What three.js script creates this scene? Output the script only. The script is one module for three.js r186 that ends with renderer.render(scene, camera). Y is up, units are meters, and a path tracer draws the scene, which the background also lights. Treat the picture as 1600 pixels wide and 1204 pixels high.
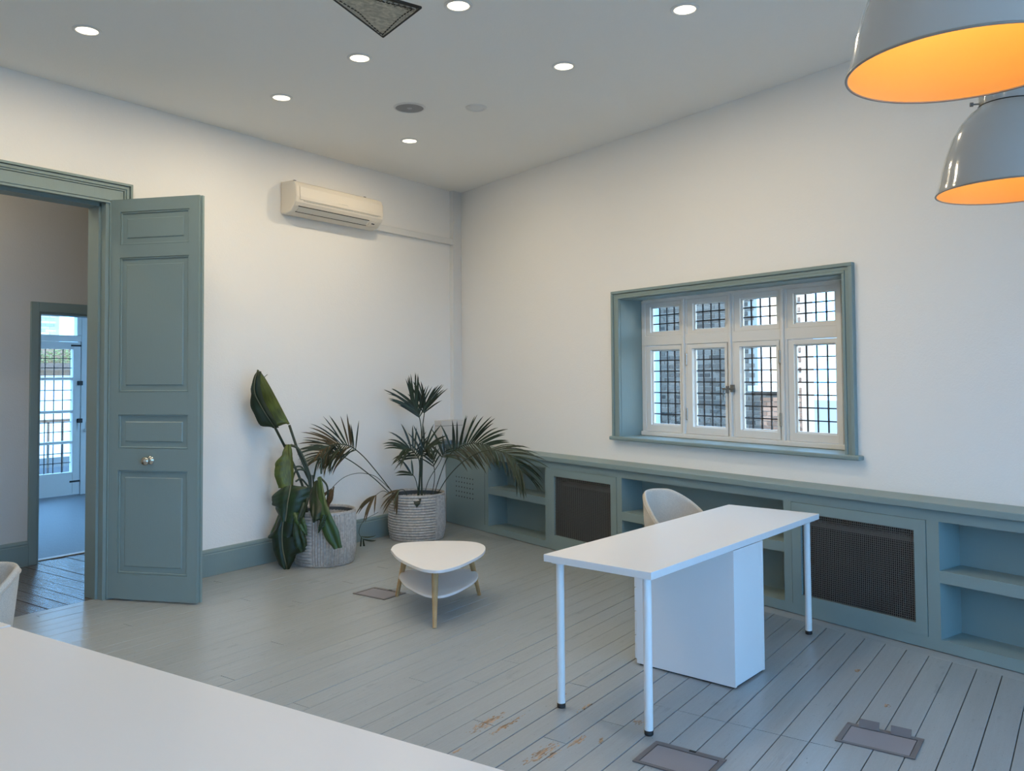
import * as THREE from 'three';
import { RoundedBoxGeometry } from 'three/addons/geometries/RoundedBoxGeometry.js';
import { mergeGeometries } from 'three/addons/utils/BufferGeometryUtils.js';
import { ImprovedNoise } from 'three/addons/math/ImprovedNoise.js';
import { RectAreaLightUniformsLib } from 'three/addons/lights/RectAreaLightUniformsLib.js';

// ---------------------------------------------------------------- camera, sky, light, exposure
const scene = new THREE.Scene();
const R2D = Math.PI / 180;
const YAW = 54.279 * R2D;
const camera = new THREE.PerspectiveCamera(2 * Math.atan(602 / 1305.1) / R2D, 1600 / 1204, 0.05, 200);
camera.position.set(8.059, 1.604, 5.068);
camera.rotation.order = 'YXZ';
camera.rotation.set(2.017 * R2D, YAW, -0.395 * R2D);
camera.setViewOffset(1600, 1204, 1.3, 61.5, 1600, 1204);

const renderer = new THREE.WebGLRenderer({ antialias: true });
renderer.toneMapping = THREE.LinearToneMapping;
renderer.toneMappingExposure = 1.0;
renderer.shadowMap.enabled = true;
RectAreaLightUniformsLib.init();

const SKY = 5.5;                                                // open daylight sky, the same all round
scene.background = new THREE.Color().setRGB(0.38 * SKY, 0.95 * SKY, 1.75 * SKY);
const SUN = new THREE.DirectionalLight(new THREE.Color().setRGB(1.0, 0.92, 0.80), 11);   // high sun behind the viewer: it reaches only the houses outside
SUN.name = 'sun'; SUN.position.set(3 + 30 * 0.30, 30 * 0.72, -3 + 30 * 0.62); SUN.target.position.set(3, 0, -3); SUN.castShadow = true; SUN.shadow.mapSize.set(4096, 4096);
Object.assign(SUN.shadow.camera, { left: -25, right: 25, top: 25, bottom: -25, near: 1, far: 80 });
scene.add(SUN, SUN.target);
const LAMP = new THREE.Color().setRGB(1.0, 0.84, 0.60);         // warm white recessed lamps
const LAMP_POWER = 285;
const BULB = new THREE.Color().setRGB(1.0, 0.60, 0.26);          // amber bulbs of the pendants

// ---------------------------------------------------------------- helpers
let seed = 7;
const rnd = () => { seed = (seed * 1664525 + 1013904223) >>> 0; return seed / 4294967296; };
const rr = (a, b) => a + (b - a) * rnd();
const noise = new ImprovedNoise();
const fbm = (x, y, z, o = 4) => { let s = 0, a = 0.5; for (let i = 0; i < o; i++) { s += a * noise.noise(x, y, z); x *= 2.03; y *= 2.03; a *= 0.5; } return s; };
const taken = new Map();
const numbered = (n) => { const k = taken.get(n) ?? 0; taken.set(n, k + 1); return k ? n + '_' + String(k).padStart(3, '0') : n; };
const B = 19.215 * R2D, SB = Math.sin(B), CB = Math.cos(B);     // the door wall leaves the corner at this angle from z
const Lw = (n, y, s) => new THREE.Vector3(n * CB + s * SB, y, -n * SB + s * CB);   // n out from the door wall, s along it from the corner
const H = 3.688;

function flags(m) { m.castShadow = true; m.receiveShadow = true; return m; }
function part(parent, name, geo, mat, label) {
  const m = flags(new THREE.Mesh(geo, mat)); m.name = name; parent.add(m);
  if (label) m.userData.label = label;
  return m;
}
function thing(name, label, category, pos = [0, 0, 0], turn = 0, group) {
  const g = new THREE.Group(); g.name = numbered(name); g.position.set(...pos); g.rotation.y = turn;
  g.userData = { label, category }; if (group) g.userData.group = group;
  scene.add(g); return g;
}
function struct(name, label, category, pos = [0, 0, 0], turn = 0) { const g = thing(name, label, category, pos, turn); g.userData.kind = 'structure'; return g; }
function structMesh(name, label, category, geo, mat) {
  const m = flags(new THREE.Mesh(geo, mat)); m.name = numbered(name); m.userData = { label, category, kind: 'structure' }; scene.add(m); return m;
}
function box(x0, x1, y0, y1, z0, z1, r = 0) {
  const w = Math.abs(x1 - x0), h = Math.abs(y1 - y0), d = Math.abs(z1 - z0);
  const g = r ? new RoundedBoxGeometry(w, h, d, 2, Math.min(r, w / 2.01, h / 2.01, d / 2.01)) : new THREE.BoxGeometry(w, h, d);
  g.translate((x0 + x1) / 2, (y0 + y1) / 2, (z0 + z1) / 2);
  return metreUV(g);
}
// box-projected uv in metres
function metreUV(g) {
  g = g.index ? g.toNonIndexed() : g;
  const p = g.attributes.position, n = g.attributes.normal, uv = new Float32Array(p.count * 2);
  for (let i = 0; i < p.count; i += 3) {
    let nx = 0, ny = 0, nz = 0;
    for (let k = 0; k < 3; k++) { nx += Math.abs(n.getX(i + k)); ny += Math.abs(n.getY(i + k)); nz += Math.abs(n.getZ(i + k)); }
    for (let k = 0; k < 3; k++) {
      const j = i + k, X = p.getX(j), Y = p.getY(j), Z = p.getZ(j);
      const [u, v] = ny >= nx && ny >= nz ? [X, Z] : nx >= nz ? [Z, Y] : [X, Y];
      uv[2 * j] = u; uv[2 * j + 1] = v;
    }
  }
  g.setAttribute('uv', new THREE.BufferAttribute(uv, 2));
  return g;
}
function merge(list) {
  return mergeGeometries(list.map((g) => {
    const h = g.index ? g.toNonIndexed() : g;
    for (const k of Object.keys(h.attributes)) if (!['position', 'normal', 'uv'].includes(k)) h.deleteAttribute(k);
    return h;
  }));
}
function poly(points, y0, y1) {                                // vertical prism over a polygon of [x, z]
  const s = new THREE.Shape(points.map(([x, z]) => new THREE.Vector2(x, -z)));
  const g = new THREE.ExtrudeGeometry(s, { depth: y1 - y0, bevelEnabled: false });
  g.rotateX(-Math.PI / 2); g.translate(0, y0, 0); return metreUV(g);
}
function profileAlong(points, length, axis = 'z', bevel = 0) {   // a closed profile [a, y] extruded along an axis
  const s = new THREE.Shape(points.map(([a, y]) => new THREE.Vector2(a, y)));
  const g = new THREE.ExtrudeGeometry(s, { depth: length, bevelEnabled: bevel > 0, bevelSize: bevel, bevelThickness: bevel, bevelSegments: 2, bevelOffset: -bevel });
  return metreUV(g);
}
function lathe(pts, seg = 40) { return new THREE.LatheGeometry(pts.map(([r, y]) => new THREE.Vector2(r, y)), seg); }
function tube(pts, r, seg = 24, rad = 8) { return new THREE.TubeGeometry(new THREE.CatmullRomCurve3(pts.map((p) => new THREE.Vector3(...p))), seg, r, rad, false); }
function rod(a, b, r0, r1 = r0, seg = 14) {
  const A = new THREE.Vector3(...a), D = new THREE.Vector3(...b).sub(A), L = D.length();
  const g = new THREE.CylinderGeometry(r1, r0, L, seg); g.translate(0, L / 2, 0);
  g.applyQuaternion(new THREE.Quaternion().setFromUnitVectors(new THREE.Vector3(0, 1, 0), D.normalize())); g.translate(A.x, A.y, A.z); return g;
}

// ---------------------------------------------------------------- textures and materials
function tex(w, h, fn, srgb, rep = [1, 1]) {
  const d = new Uint8Array(w * h * 4);
  for (let y = 0; y < h; y++) for (let x = 0; x < w; x++) {
    const c = fn(x, y), i = 4 * (y * w + x);
    if (typeof c === 'number') d[i] = d[i + 1] = d[i + 2] = Math.max(0, Math.min(255, c));
    else { d[i] = Math.max(0, Math.min(255, c[0])); d[i + 1] = Math.max(0, Math.min(255, c[1])); d[i + 2] = Math.max(0, Math.min(255, c[2])); }
    d[i + 3] = 255;
  }
  const t = new THREE.DataTexture(d, w, h); t.wrapS = t.wrapT = THREE.RepeatWrapping; t.magFilter = THREE.LinearFilter; t.minFilter = THREE.LinearMipmapLinearFilter;
  t.generateMipmaps = true; t.repeat.set(...rep); if (srgb) t.colorSpace = THREE.SRGBColorSpace; t.needsUpdate = true; return t;
}
// periodic value noise so that the tiles do not show seams
function pnoise(n, sd) {
  const g = new Float32Array(n * n); let s = sd; for (let i = 0; i < n * n; i++) { s = (s * 1664525 + 1013904223) >>> 0; g[i] = s / 4294967296; }
  return (u, v) => { u = ((u % 1) + 1) % 1 * n; v = ((v % 1) + 1) % 1 * n; const i = Math.floor(u), j = Math.floor(v); let a = u - i, b = v - j; a = a * a * (3 - 2 * a); b = b * b * (3 - 2 * b);
    const q = (x, y) => g[(y % n) * n + (x % n)]; return (q(i, j) * (1 - a) + q(i + 1, j) * a) * (1 - b) + (q(i, j + 1) * (1 - a) + q(i + 1, j + 1) * a) * b; };
}
const n8 = pnoise(8, 3), n32 = pnoise(32, 5), n128 = pnoise(128, 9), n256 = pnoise(256, 11);
const plasterBump = tex(512, 512, (x, y) => { const u = x / 512, v = y / 512; return 255 * (0.3 * n32(u, v) + 0.3 * n128(u, v) + 0.4 * n256(u, v)); }, false, [0.8, 0.8]);
const brushBump = tex(512, 512, (x, y) => { const u = x / 512, v = y / 512; return 255 * (0.5 * n256(u, v * 0.0625) + 0.3 * n32(u, v) + 0.2 * n128(u * 2, v * .5)); }, false, [1.2, 1.2]);
const fabricBump = tex(256, 256, (x, y) => { const u = x / 256, v = y / 256; return 255 * (0.5 * n256(u, v) + 0.25 * (0.5 + 0.5 * Math.sin(u * 402)) + 0.25 * (0.5 + 0.5 * Math.sin(v * 402))); }, false, [5, 5]);
const fabricMap = tex(256, 256, (x, y) => { const u = x / 256, v = y / 256, k = 0.90 + 0.2 * (n256(u, v) - 0.5) + 0.1 * (n128(u, v) - 0.5); return [222 * k, 214 * k, 202 * k]; }, true, [5, 5]);
const woodMap = tex(128, 512, (x, y) => { const u = x / 128, v = y / 512, k = 0.88 + 0.25 * (n256(u, v * 0.0625) - 0.5) + 0.2 * (n32(u * 1, v * .125) - .5); return [212 * k, 174 * k, 122 * k]; }, true, [6, 2]);
const S = (o) => new THREE.MeshStandardMaterial(o);
const P = (o) => new THREE.MeshPhysicalMaterial(o);
const lin = (r, g, b) => new THREE.Color().setRGB(r, g, b);

const M = {
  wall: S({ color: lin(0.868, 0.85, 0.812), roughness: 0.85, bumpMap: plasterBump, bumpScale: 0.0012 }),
  ceiling: S({ color: lin(0.89, 0.87, 0.82), roughness: 0.9, bumpMap: plasterBump, bumpScale: 0.0008 }),
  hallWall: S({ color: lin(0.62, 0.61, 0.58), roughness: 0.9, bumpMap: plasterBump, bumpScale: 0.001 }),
  paint: S({ color: lin(0.225, 0.30, 0.295), roughness: 0.42, bumpMap: brushBump, bumpScale: 0.0004 }),
  whitePaint: S({ color: lin(0.76, 0.75, 0.72), roughness: 0.4, bumpMap: brushBump, bumpScale: 0.0003 }),
  laminate: S({ color: lin(0.80, 0.79, 0.79), roughness: 0.32 }),
  whiteMetal: S({ color: lin(0.80, 0.80, 0.80), roughness: 0.3 }),
  rubber: S({ color: lin(0.012, 0.012, 0.013), roughness: 0.6 }),
  dark: S({ color: lin(0.02, 0.02, 0.02), roughness: 0.8 }),
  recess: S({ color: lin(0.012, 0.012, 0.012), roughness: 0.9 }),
  steel: P({ color: lin(0.24, 0.235, 0.225), roughness: 0.45, metalness: 0.85 }),
  radiator: S({ color: lin(0.16, 0.155, 0.15), roughness: 0.5 }),
  chrome: S({ color: lin(0.6, 0.58, 0.54), roughness: 0.14, metalness: 1 }),
  lead: S({ color: lin(0.03, 0.03, 0.033), roughness: 0.6, metalness: 0.3 }),
  glass: P({ color: lin(1, 1, 1), roughness: 0.0, transmission: 1, thickness: 0, ior: 1.5 }),
  acPlastic: S({ color: lin(0.74, 0.68, 0.585), roughness: 0.45 }),
  acGrey: S({ color: lin(0.60, 0.575, 0.51), roughness: 0.5 }),
  boxCream: S({ color: lin(0.62, 0.59, 0.55), roughness: 0.6 }),
  wood: S({ map: woodMap, roughness: 0.5 }),
  fabric: S({ map: fabricMap, roughness: 0.95, bumpMap: fabricBump, bumpScale: 0.0015 }),
  soil: S({ color: lin(0.05, 0.055, 0.06), roughness: 0.95, bumpMap: plasterBump, bumpScale: 0.01 }),
  shade: P({ color: lin(0.47, 0.46, 0.43), roughness: 0.12, clearcoat: 1, clearcoatRoughness: 0.05 }),
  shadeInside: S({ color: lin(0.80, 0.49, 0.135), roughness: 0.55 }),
  shadeRim: S({ color: lin(0.30, 0.27, 0.23), roughness: 0.4 }),
  lampGlow: S({ color: lin(0.9, 0.9, 0.9), emissive: lin(1, 0.86, 0.62), emissiveIntensity: 3.2, roughness: 0.6 }),
  bulbGlow: S({ color: lin(1, 0.9, 0.7), emissive: lin(1, 0.6, 0.26), emissiveIntensity: 2 }),
  speaker: S({ color: lin(0.36, 0.36, 0.36), roughness: 0.7, bumpMap: fabricBump, bumpScale: 0.002 }),
  speakerDot: S({ color: lin(0.5, 0.5, 0.5), roughness: 0.5 }),
  boxLid: S({ color: lin(0.235, 0.225, 0.245), roughness: 0.45 }),
  boxFrame: S({ color: lin(0.155, 0.145, 0.15), roughness: 0.5, metalness: 0.2 }),
  carpet: S({ color: lin(0.22, 0.235, 0.26), roughness: 0.45, bumpMap: plasterBump, bumpScale: 0.004 }),
  gap: S({ color: lin(0.012, 0.013, 0.014), roughness: 1 }),
  render: S({ color: lin(0.80, 0.80, 0.80), roughness: 0.9 }),
  creamRender: S({ color: lin(0.88, 0.72, 0.52), roughness: 0.9 }),
  liner: S({ color: lin(0.07, 0.085, 0.10), roughness: 0.8, side: THREE.DoubleSide }),
  slate: S({ color: lin(0.08, 0.09, 0.1), roughness: 0.7 }),
  iron: S({ color: lin(0.015, 0.015, 0.017), roughness: 0.5 }),
  mortar: S({ color: lin(0.42, 0.33, 0.26), roughness: 1 }),
  pavement: S({ color: lin(0.12, 0.12, 0.12), roughness: 1 }),
  windowDark: S({ color: lin(0.05, 0.055, 0.065), roughness: 0.15 }),
  blind: S({ color: lin(0.62, 0.52, 0.36), roughness: 0.8 }),
  hedge: S({ color: lin(0.05, 0.11, 0.03), roughness: 0.9 }),
};

// ---------------------------------------------------------------- floor: painted boards parallel to the door wall
const FS = 6.2, FN = 2048;                                     // one texture tile covers 6.2 m
const worn = [                                                  // bare wood where the paint has flaked: n, s, length along the board, width
  [3.585, 4.29, 0.17, 0.024], [3.675, 4.26, 0.17, 0.014], [3.965, 4.42, 0.17, 0.026], [4.03, 4.235, 0.09, 0.016], [4.165, 3.895, 0.05, 0.03], [4.01, 4.40, 0.07, 0.014],
  [3.70, 3.81, 0.06, 0.01], [4.837, 2.627, 0.035, 0.016], [5.064, 3.055, 0.03, 0.014], [3.65, 4.60, 0.05, 0.01], [3.87, 3.87, 0.12, 0.009], [4.11, 4.16, 0.05, 0.012],
];
const flakes = worn.map(([n, s, l, w]) => [n / FS * FN, s / FS * FN, l / FS * FN / 2 * 1.3, w / FS * FN / 2 * 1.9]);
const wornMask = new Float32Array(FN * FN);
for (const [cx, cy, ry, rx] of flakes) for (let y = Math.floor(cy - ry * 1.3); y < cy + ry * 1.3; y++) for (let x = Math.floor(cx - rx * 1.6); x < cx + rx * 1.6; x++) {
  const d = Math.hypot((x - cx) / rx, (y - cy) / ry) + 1.5 * (n256(x / 300, y / 1500) - 0.5) + 0.8 * (n128(x / 200, y / 500) - 0.5);
  if (d < 0.75) wornMask[((y + FN) % FN) * FN + (x + FN) % FN] = 1;
}
const floorMap = tex(FN, FN, (x, y) => {
  const u = x / FN, v = y / FN, i = y * FN + x;
  if (wornMask[i]) { const k = 0.75 + 0.5 * n256(u * 4, v * 0.5); return [152 * k, 128 * k, 108 * k]; }
  const streak = n256(u * 2, v * 0.0625 * 2) - 0.5, blotch = n8(u * 2, v) - 0.5, mid = n32(u * 2, v * .5) - 0.5, fine = n256(u * 8, v * 2) - 0.5;
  let k = 1 + 0.02 * streak + 0.03 * blotch + 0.015 * mid + 0.02 * fine;
  const scuff = n128(u * 4, v * 0.5) * n32(u * 2, v);           // scuffs that follow the grain
  k *= 1 - 0.05 * Math.min(1, Math.max(0, (scuff - 0.6) * 6)); if (n256(u * 6, v * 3 + 0.3) > 0.985) k *= 0.72;
  return [155 * k, 161 * k, 164 * k];
}, true, [1 / FS, 1 / FS]);
const floorBump = tex(1024, 1024, (x, y) => { const u = x / 1024, v = y / 1024; return 255 * (0.55 * n256(u * 2, v * 0.0625) + 0.25 * n32(u * 4, v * .25) + 0.2 * n128(u * 4, v)); }, false, [1 / 1.9, 1 / 1.9]);
M.floor = S({ map: floorMap, roughness: 0.27, bumpMap: floorBump, bumpScale: 0.0007 });
M.hallFloor = S({ color: lin(0.36, 0.31, 0.28), map: floorMap, roughness: 0.24, bumpMap: floorBump, bumpScale: 0.002 });

// a board between two long edges whose ends are cut at s values given for each edge, top edges eased
function plankGeo(n0, n1, sa0, sa1, sb0, sb1, top = 0, tilt = 0, frame = 'L') {
  const c = 0.0012, yb = -0.022, y0 = top - tilt, y1 = top + tilt;
  const ring = (t) => { // across profile at end t (0 = a, 1 = b)
    const e0 = t ? sb0 : sa0, e1 = t ? sb1 : sa1, f = (n) => e0 + (e1 - e0) * (n - n0) / (n1 - n0), dn = t ? -1 : 1;
    return [[n0, yb, f(n0)], [n0, y0 - c, f(n0)], [n0 + c, y0, f(n0 + c) + dn * 0.001], [n1 - c, y1, f(n1 - c) + dn * 0.001], [n1, y1 - c, f(n1)], [n1, yb, f(n1)]];
  };
  const A = ring(0), Bq = ring(1), pos = [], uv = [];
  const put = (q) => { const w = frame === 'L' ? Lw(q[0], q[1], q[2]) : frame === 'H' ? Lw(q[2], q[1], q[0]) : new THREE.Vector3(q[2], q[1], q[0]); pos.push(w.x, w.y, w.z); uv.push(q[0], q[2]); };
  const flip = frame !== 'L';
  const tri = (a, b, d) => { put(a); flip ? (put(d), put(b)) : (put(b), put(d)); };
  for (let i = 0; i < 5; i++) { tri(A[i], Bq[i], Bq[i + 1]); tri(A[i], Bq[i + 1], A[i + 1]); }
  for (let i = 1; i < 5; i++) { tri(A[0], A[i], A[i + 1]); tri(Bq[0], Bq[i + 1], Bq[i]); }
  const g = new THREE.BufferGeometry();
  g.setAttribute('position', new THREE.Float32BufferAttribute(pos, 3)); g.setAttribute('uv', new THREE.Float32BufferAttribute(uv, 2));
  g.computeVertexNormals(); return g;
}
const XR = 9.8, ZR = 8.6;                                       // far ends of the room, behind and to the right of the camera
const floor = struct('floor', 'grey painted bare floorboards of the large office', 'floor');
part(floor, 'subfloor', poly([[0, 0], [XR, 0], [XR, ZR], [Math.tan(B) * ZR, ZR]].map(([x, z]) => [x, z]), -0.16, -0.024), M.gap);
{
  const pitch = 0.1235, first = 4.622 - 37 * pitch, zA = 0.348;
  for (let i = 0; i < 76; i++) {
    const a = i ? first + (i - 1) * pitch : 0.002, b = i ? a + pitch : first, gap = a > 3.3 ? rr(0.003, 0.0065) : a > 1.9 ? rr(0.0018, 0.004) : rr(0.001, 0.0024), n0 = a + gap / 2, n1 = b - gap / 2;
    const lo = (n) => (zA + n * SB) / CB, hi = (n) => Math.min((ZR + n * SB) / CB, (XR - n * CB) / SB);
    const nm = (n0 + n1) / 2; if (hi(nm) - lo(nm) < 0.1) continue;
    const cuts = [];
    if (nm > 3.2 && nm < 3.32) cuts.push(3.56, 3.92);
    if (nm > 4.16 && nm < 4.95) cuts.push(3.67);
    let s = lo(nm) + rr(1.4, 4.5); while (s < hi(nm) - 0.5) { if (cuts.every((c) => Math.abs(c - s) > 0.9)) cuts.push(s); s += rr(2.6, 4.6); }
    cuts.sort((p, q) => p - q);
    const ends = [null, ...cuts, null];
    for (let k = 0; k + 1 < ends.length; k++) {
      const A = ends[k] === null ? [lo(n0), lo(n1)] : [ends[k] + 0.0012, ends[k] + 0.0012], Bv = ends[k + 1] === null ? [hi(n0), hi(n1)] : [ends[k + 1] - 0.0012, ends[k + 1] - 0.0012];
      part(floor, 'floorboard', plankGeo(n0, n1, A[0], A[1], Bv[0], Bv[1], rr(-0.0012, 0), rr(-0.0006, 0.0006)), M.floor);
    }
  }
  part(floor, 'border_board', plankGeo(0.15, 0.346, 0.12, 0.12, XR, XR, -0.001, 0, 'X'), M.floor);
  part(floor, 'threshold_board', plankGeo(-0.085, -0.0005, 4.14, 4.14, 5.74, 5.74, -0.0005, 0), M.floor);
}
// hall floor: dark worn boards square to the door wall
const hallFloor = struct('floor_hall', 'dark worn glossy floorboards of the hall beyond the double door', 'floor');
part(hallFloor, 'subfloor', poly([Lw(-1.78, 0, 1.5), Lw(-0.0, 0, 1.5), Lw(-0.0, 0, 7.2), Lw(-1.78, 0, 7.2)].map((v) => [v.x, v.z]), -0.16, -0.026), M.gap);
for (let s = 3.0, k = 0; s < 6.4; s += 0.135, k++) part(hallFloor, 'floorboard', plankGeo(s + 0.003, s + 0.132, -1.775, -1.775, (s < 3.99 || s > 5.65) ? -0.2 : -0.088, (s < 3.99 || s > 5.65) ? -0.2 : -0.088, rr(-0.003, 0), rr(-0.001, 0.001), 'H'), M.hallFloor);

// ---------------------------------------------------------------- walls and ceiling
structMesh('ceiling', 'plain off-white painted ceiling of the office', 'ceiling', poly([[-0.35, -0.6], [XR + 0.4, -0.6], [XR + 0.4, ZR + 0.4], [Math.tan(B) * ZR - 0.3, ZR + 0.4]], H, H + 0.25), M.ceiling);
const WIN = { x0: 2.662, x1: 4.831, y0: 1.062, y1: 2.268 };
{
  const g = struct('wall_back', 'white plastered wall holding the leaded window', 'wall');
  const b = (x0, x1, y0, y1) => box(x0, x1, y0, y1, -0.42, 0);
  part(g, 'wall_panel', merge([b(-0.02, WIN.x0, -0.15, H), b(WIN.x1, XR + 0.3, -0.15, H), b(WIN.x0, WIN.x1, -0.15, WIN.y0), b(WIN.x0, WIN.x1, WIN.y1, H)]), M.wall);
}
const DOOR = { s0: 4.14, s1: 5.74, y: 2.93 };
{
  const g = struct('wall_left', 'white plastered wall with the tall double doorway', 'wall', [0, 0, 0], B);
  const b = (s0, s1, y0, y1) => box(-0.2, 0, y0, y1, s0, s1);
  part(g, 'wall_panel', merge([b(-0.3, DOOR.s0, -0.15, H), b(DOOR.s1, 9.4, -0.15, H), b(DOOR.s0, DOOR.s1, DOOR.y, H)]), M.wall);
}
const SW0 = 0.3, SW1 = 2.65, sideWindows = [[0.5, 2.7], [3.05, 5.25], [5.6, 6.9]];
{
  const g = struct('wall_right', 'white wall with three tall windows, out of view to the right', 'wall');
  const b = (z0, z1, y0, y1) => box(XR, XR + 0.3, y0, y1, z0, z1), list = [];
  let z = -0.4; for (const [a, c] of sideWindows) { list.push(b(z, a, -0.15, H), b(a, c, -0.15, SW0), b(a, c, SW1, H)); z = c; } list.push(b(z, ZR + 0.3, -0.15, H));
  part(g, 'wall_panel', merge(list), M.wall);
}
structMesh('wall_rear', 'white wall behind the viewer', 'wall', box(2.4, XR + 0.3, -0.15, H, ZR, ZR + 0.3), M.wall);
sideWindows.forEach(([a, c], i) => {
  const g = struct('window_' + (i + 2), ['tall white sash window nearest the leaded window wall, out of view', 'middle tall white sash window, out of view', 'tall white sash window nearest the rear wall, out of view'][i], 'window');
  const x0 = XR + 0.1, x1 = XR + 0.17, f = 0.06;
  part(g, 'frame', merge([box(x0, x1, SW0, SW0 + f, a, c), box(x0, x1, SW1 - f, SW1, a, c), box(x0, x1, SW0, SW1, a, a + f), box(x0, x1, SW0, SW1, c - f, c), box(x0, x1, 1.45, 1.5, a, c), box(x0, x1, SW0, SW1, (a + c) / 2 - 0.03, (a + c) / 2 + 0.03)]), M.whitePaint);
  for (const [y0, y1] of [[SW0 + f, 1.45], [1.5, SW1 - f]]) for (const [p, q] of [[a + f, (a + c) / 2 - 0.03], [(a + c) / 2 + 0.03, c - f]]) part(g, 'pane', box(x0 + 0.03, x0 + 0.034, y0, y1, p, q), M.glass);
});

// baseboards
function baseboard(name, label, pts, len, turn, pos) {
  const g = profileAlong(pts, len); const m = flags(new THREE.Mesh(g, M.paint)); m.name = name; m.userData = { label, category: 'baseboard', kind: 'structure' };
  m.rotation.y = turn; m.position.copy(pos); scene.add(m); return m;
}
const skirt = [[0, 0], [0.026, 0], [0.026, 0.172], [0.02, 0.178], [0.022, 0.19], [0.016, 0.205], [0.006, 0.213], [0, 0.213]];
baseboard('baseboard_left', 'tall grey-green skirting board along the door wall', skirt, 3.985 - 0.3, B, Lw(0, 0, 0.3));
baseboard('baseboard_hall', 'grey-green skirting board on the far wall of the hall', skirt, 2.6, B, Lw(-1.64, 0, 3.912));

// the double doorway's architrave and lining
{
  const g = struct('trim_1', 'grey-green moulded architrave round the tall doorway', 'trim', [0, 0, 0], B);
  // stepped moulding, each step running up, across and down round the opening
  const Y0 = 2.895, S0 = DOOR.s0 - 0.014, S1 = DOOR.s1 + 0.014;
  for (const [r0, r1, d] of [[0, 0.01, 0.018], [0.01, 0.02, 0.011], [0.02, 0.1, 0.018], [0.1, 0.104, 0.012], [0.104, 0.118, 0.026], [0.118, 0.138, 0.036], [0.138, 0.142, 0.028], [0.142, 0.158, 0.05]]) {
    const u = new THREE.Shape([[S0 - r1, 0], [S0 - r1, Y0 + r1], [S1 + r1, Y0 + r1], [S1 + r1, 0], [S1 + r0, 0], [S1 + r0, Y0 + r0], [S0 - r0, Y0 + r0], [S0 - r0, 0]].map(([p, q]) => new THREE.Vector2(-p, q)));
    const q = new THREE.ExtrudeGeometry(u, { depth: d, bevelEnabled: false }); q.rotateY(Math.PI / 2); part(g, 'moulding', metreUV(q), M.paint);
  }
  part(g, 'lining', merge([box(-0.205, 0.004, 0, DOOR.y, DOOR.s0 - 0.016, DOOR.s0 + 0.012), box(-0.205, 0.004, 0, DOOR.y, DOOR.s1 - 0.012, DOOR.s1 + 0.016), box(-0.205, 0.004, DOOR.y - 0.03, DOOR.y, DOOR.s0, DOOR.s1),
    box(-0.205, -0.06, 0, DOOR.y, DOOR.s0, DOOR.s0 + 0.03), box(-0.205, -0.06, DOOR.y - 0.055, DOOR.y, DOOR.s0, DOOR.s1)]), M.paint);
}

// the open door leaf
{
  const A = Lw(0.0, 0, 4.128), Z = Lw(0.669, 0, 3.852), d = Z.clone().sub(A);
  const g = struct('door_1', 'tall grey-green four-panelled door leaf standing open into the room', 'door', [A.x, 0.012, A.z], Math.atan2(-d.z, d.x));
  const W = 0.742, T = 0.045, HT = 2.905, x = [0.098, 0.667];
  const rows = [[0.182, 0.925], [1.082, 1.327], [1.49, 2.474], [2.566, 2.812]];
  const fr = [box(0, x[0], 0, HT, -T, 0), box(x[1], W, 0, HT, -T, 0)];
  let y = 0; for (const [a, b] of rows) { fr.push(box(x[0], x[1], y, a, -T, 0)); y = b; } fr.push(box(x[0], x[1], y, HT, -T, 0));
  part(g, 'frame', merge(fr), M.paint);
  part(g, 'meeting_rebate', merge([box(W, W + 0.018, 0, HT, -T - 0.0, -0.024), box(W, W + 0.004, 0, HT, -0.024, -0.003)]), M.paint);
  for (const [a, b] of rows) {
    const pnl = part(g, 'panel', box(x[0], x[1], a, b, -T + 0.012, -0.016), M.paint);
    // raised field with a sloped edge
    const f = 0.05, s0 = new THREE.Shape([[x[0] + f, a + f], [x[1] - f, a + f], [x[1] - f, b - f], [x[0] + f, b - f]].map((q) => new THREE.Vector2(...q)));
    const fg = new THREE.ExtrudeGeometry(s0, { depth: 0.003, bevelEnabled: true, bevelSize: 0.006, bevelThickness: 0.005, bevelSegments: 1, bevelOffset: -0.006 });
    fg.translate(0, 0, -0.0165); part(pnl, 'raised_field', metreUV(fg), M.paint);
    // planted moulding
    const q = 0.014, mm = [];
    for (const [x0, x1, y0, y1] of [[x[0], x[0] + q, a, b], [x[1] - q, x[1], a, b], [x[0], x[1], a, a + q], [x[0], x[1], b - q, b]]) mm.push(box(x0, x1, y0, y1, -0.017, -0.006, 0.005));
    part(pnl, 'moulding', merge(mm), M.paint);
  }
  const k = part(g, 'door_knob', lathe([[0, 0], [0.030, 0], [0.030, 0.004], [0.022, 0.009], [0.012, 0.014], [0.011, 0.034], [0.018, 0.04], [0.028, 0.047], [0.031, 0.057], [0.029, 0.066], [0.021, 0.073], [0.008, 0.077], [0, 0.077]], 36), M.chrome, 'polished chrome door knob on a round rose');
  k.rotation.x = Math.PI / 2; k.position.set(0.365, 1.0, 0.0);
  for (const hy of [0.25, 1.45, 2.62]) part(g, 'hinge', rod([-0.006, hy, 0.004], [-0.006, hy + 0.1, 0.004], 0.007), M.paint);
}

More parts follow.
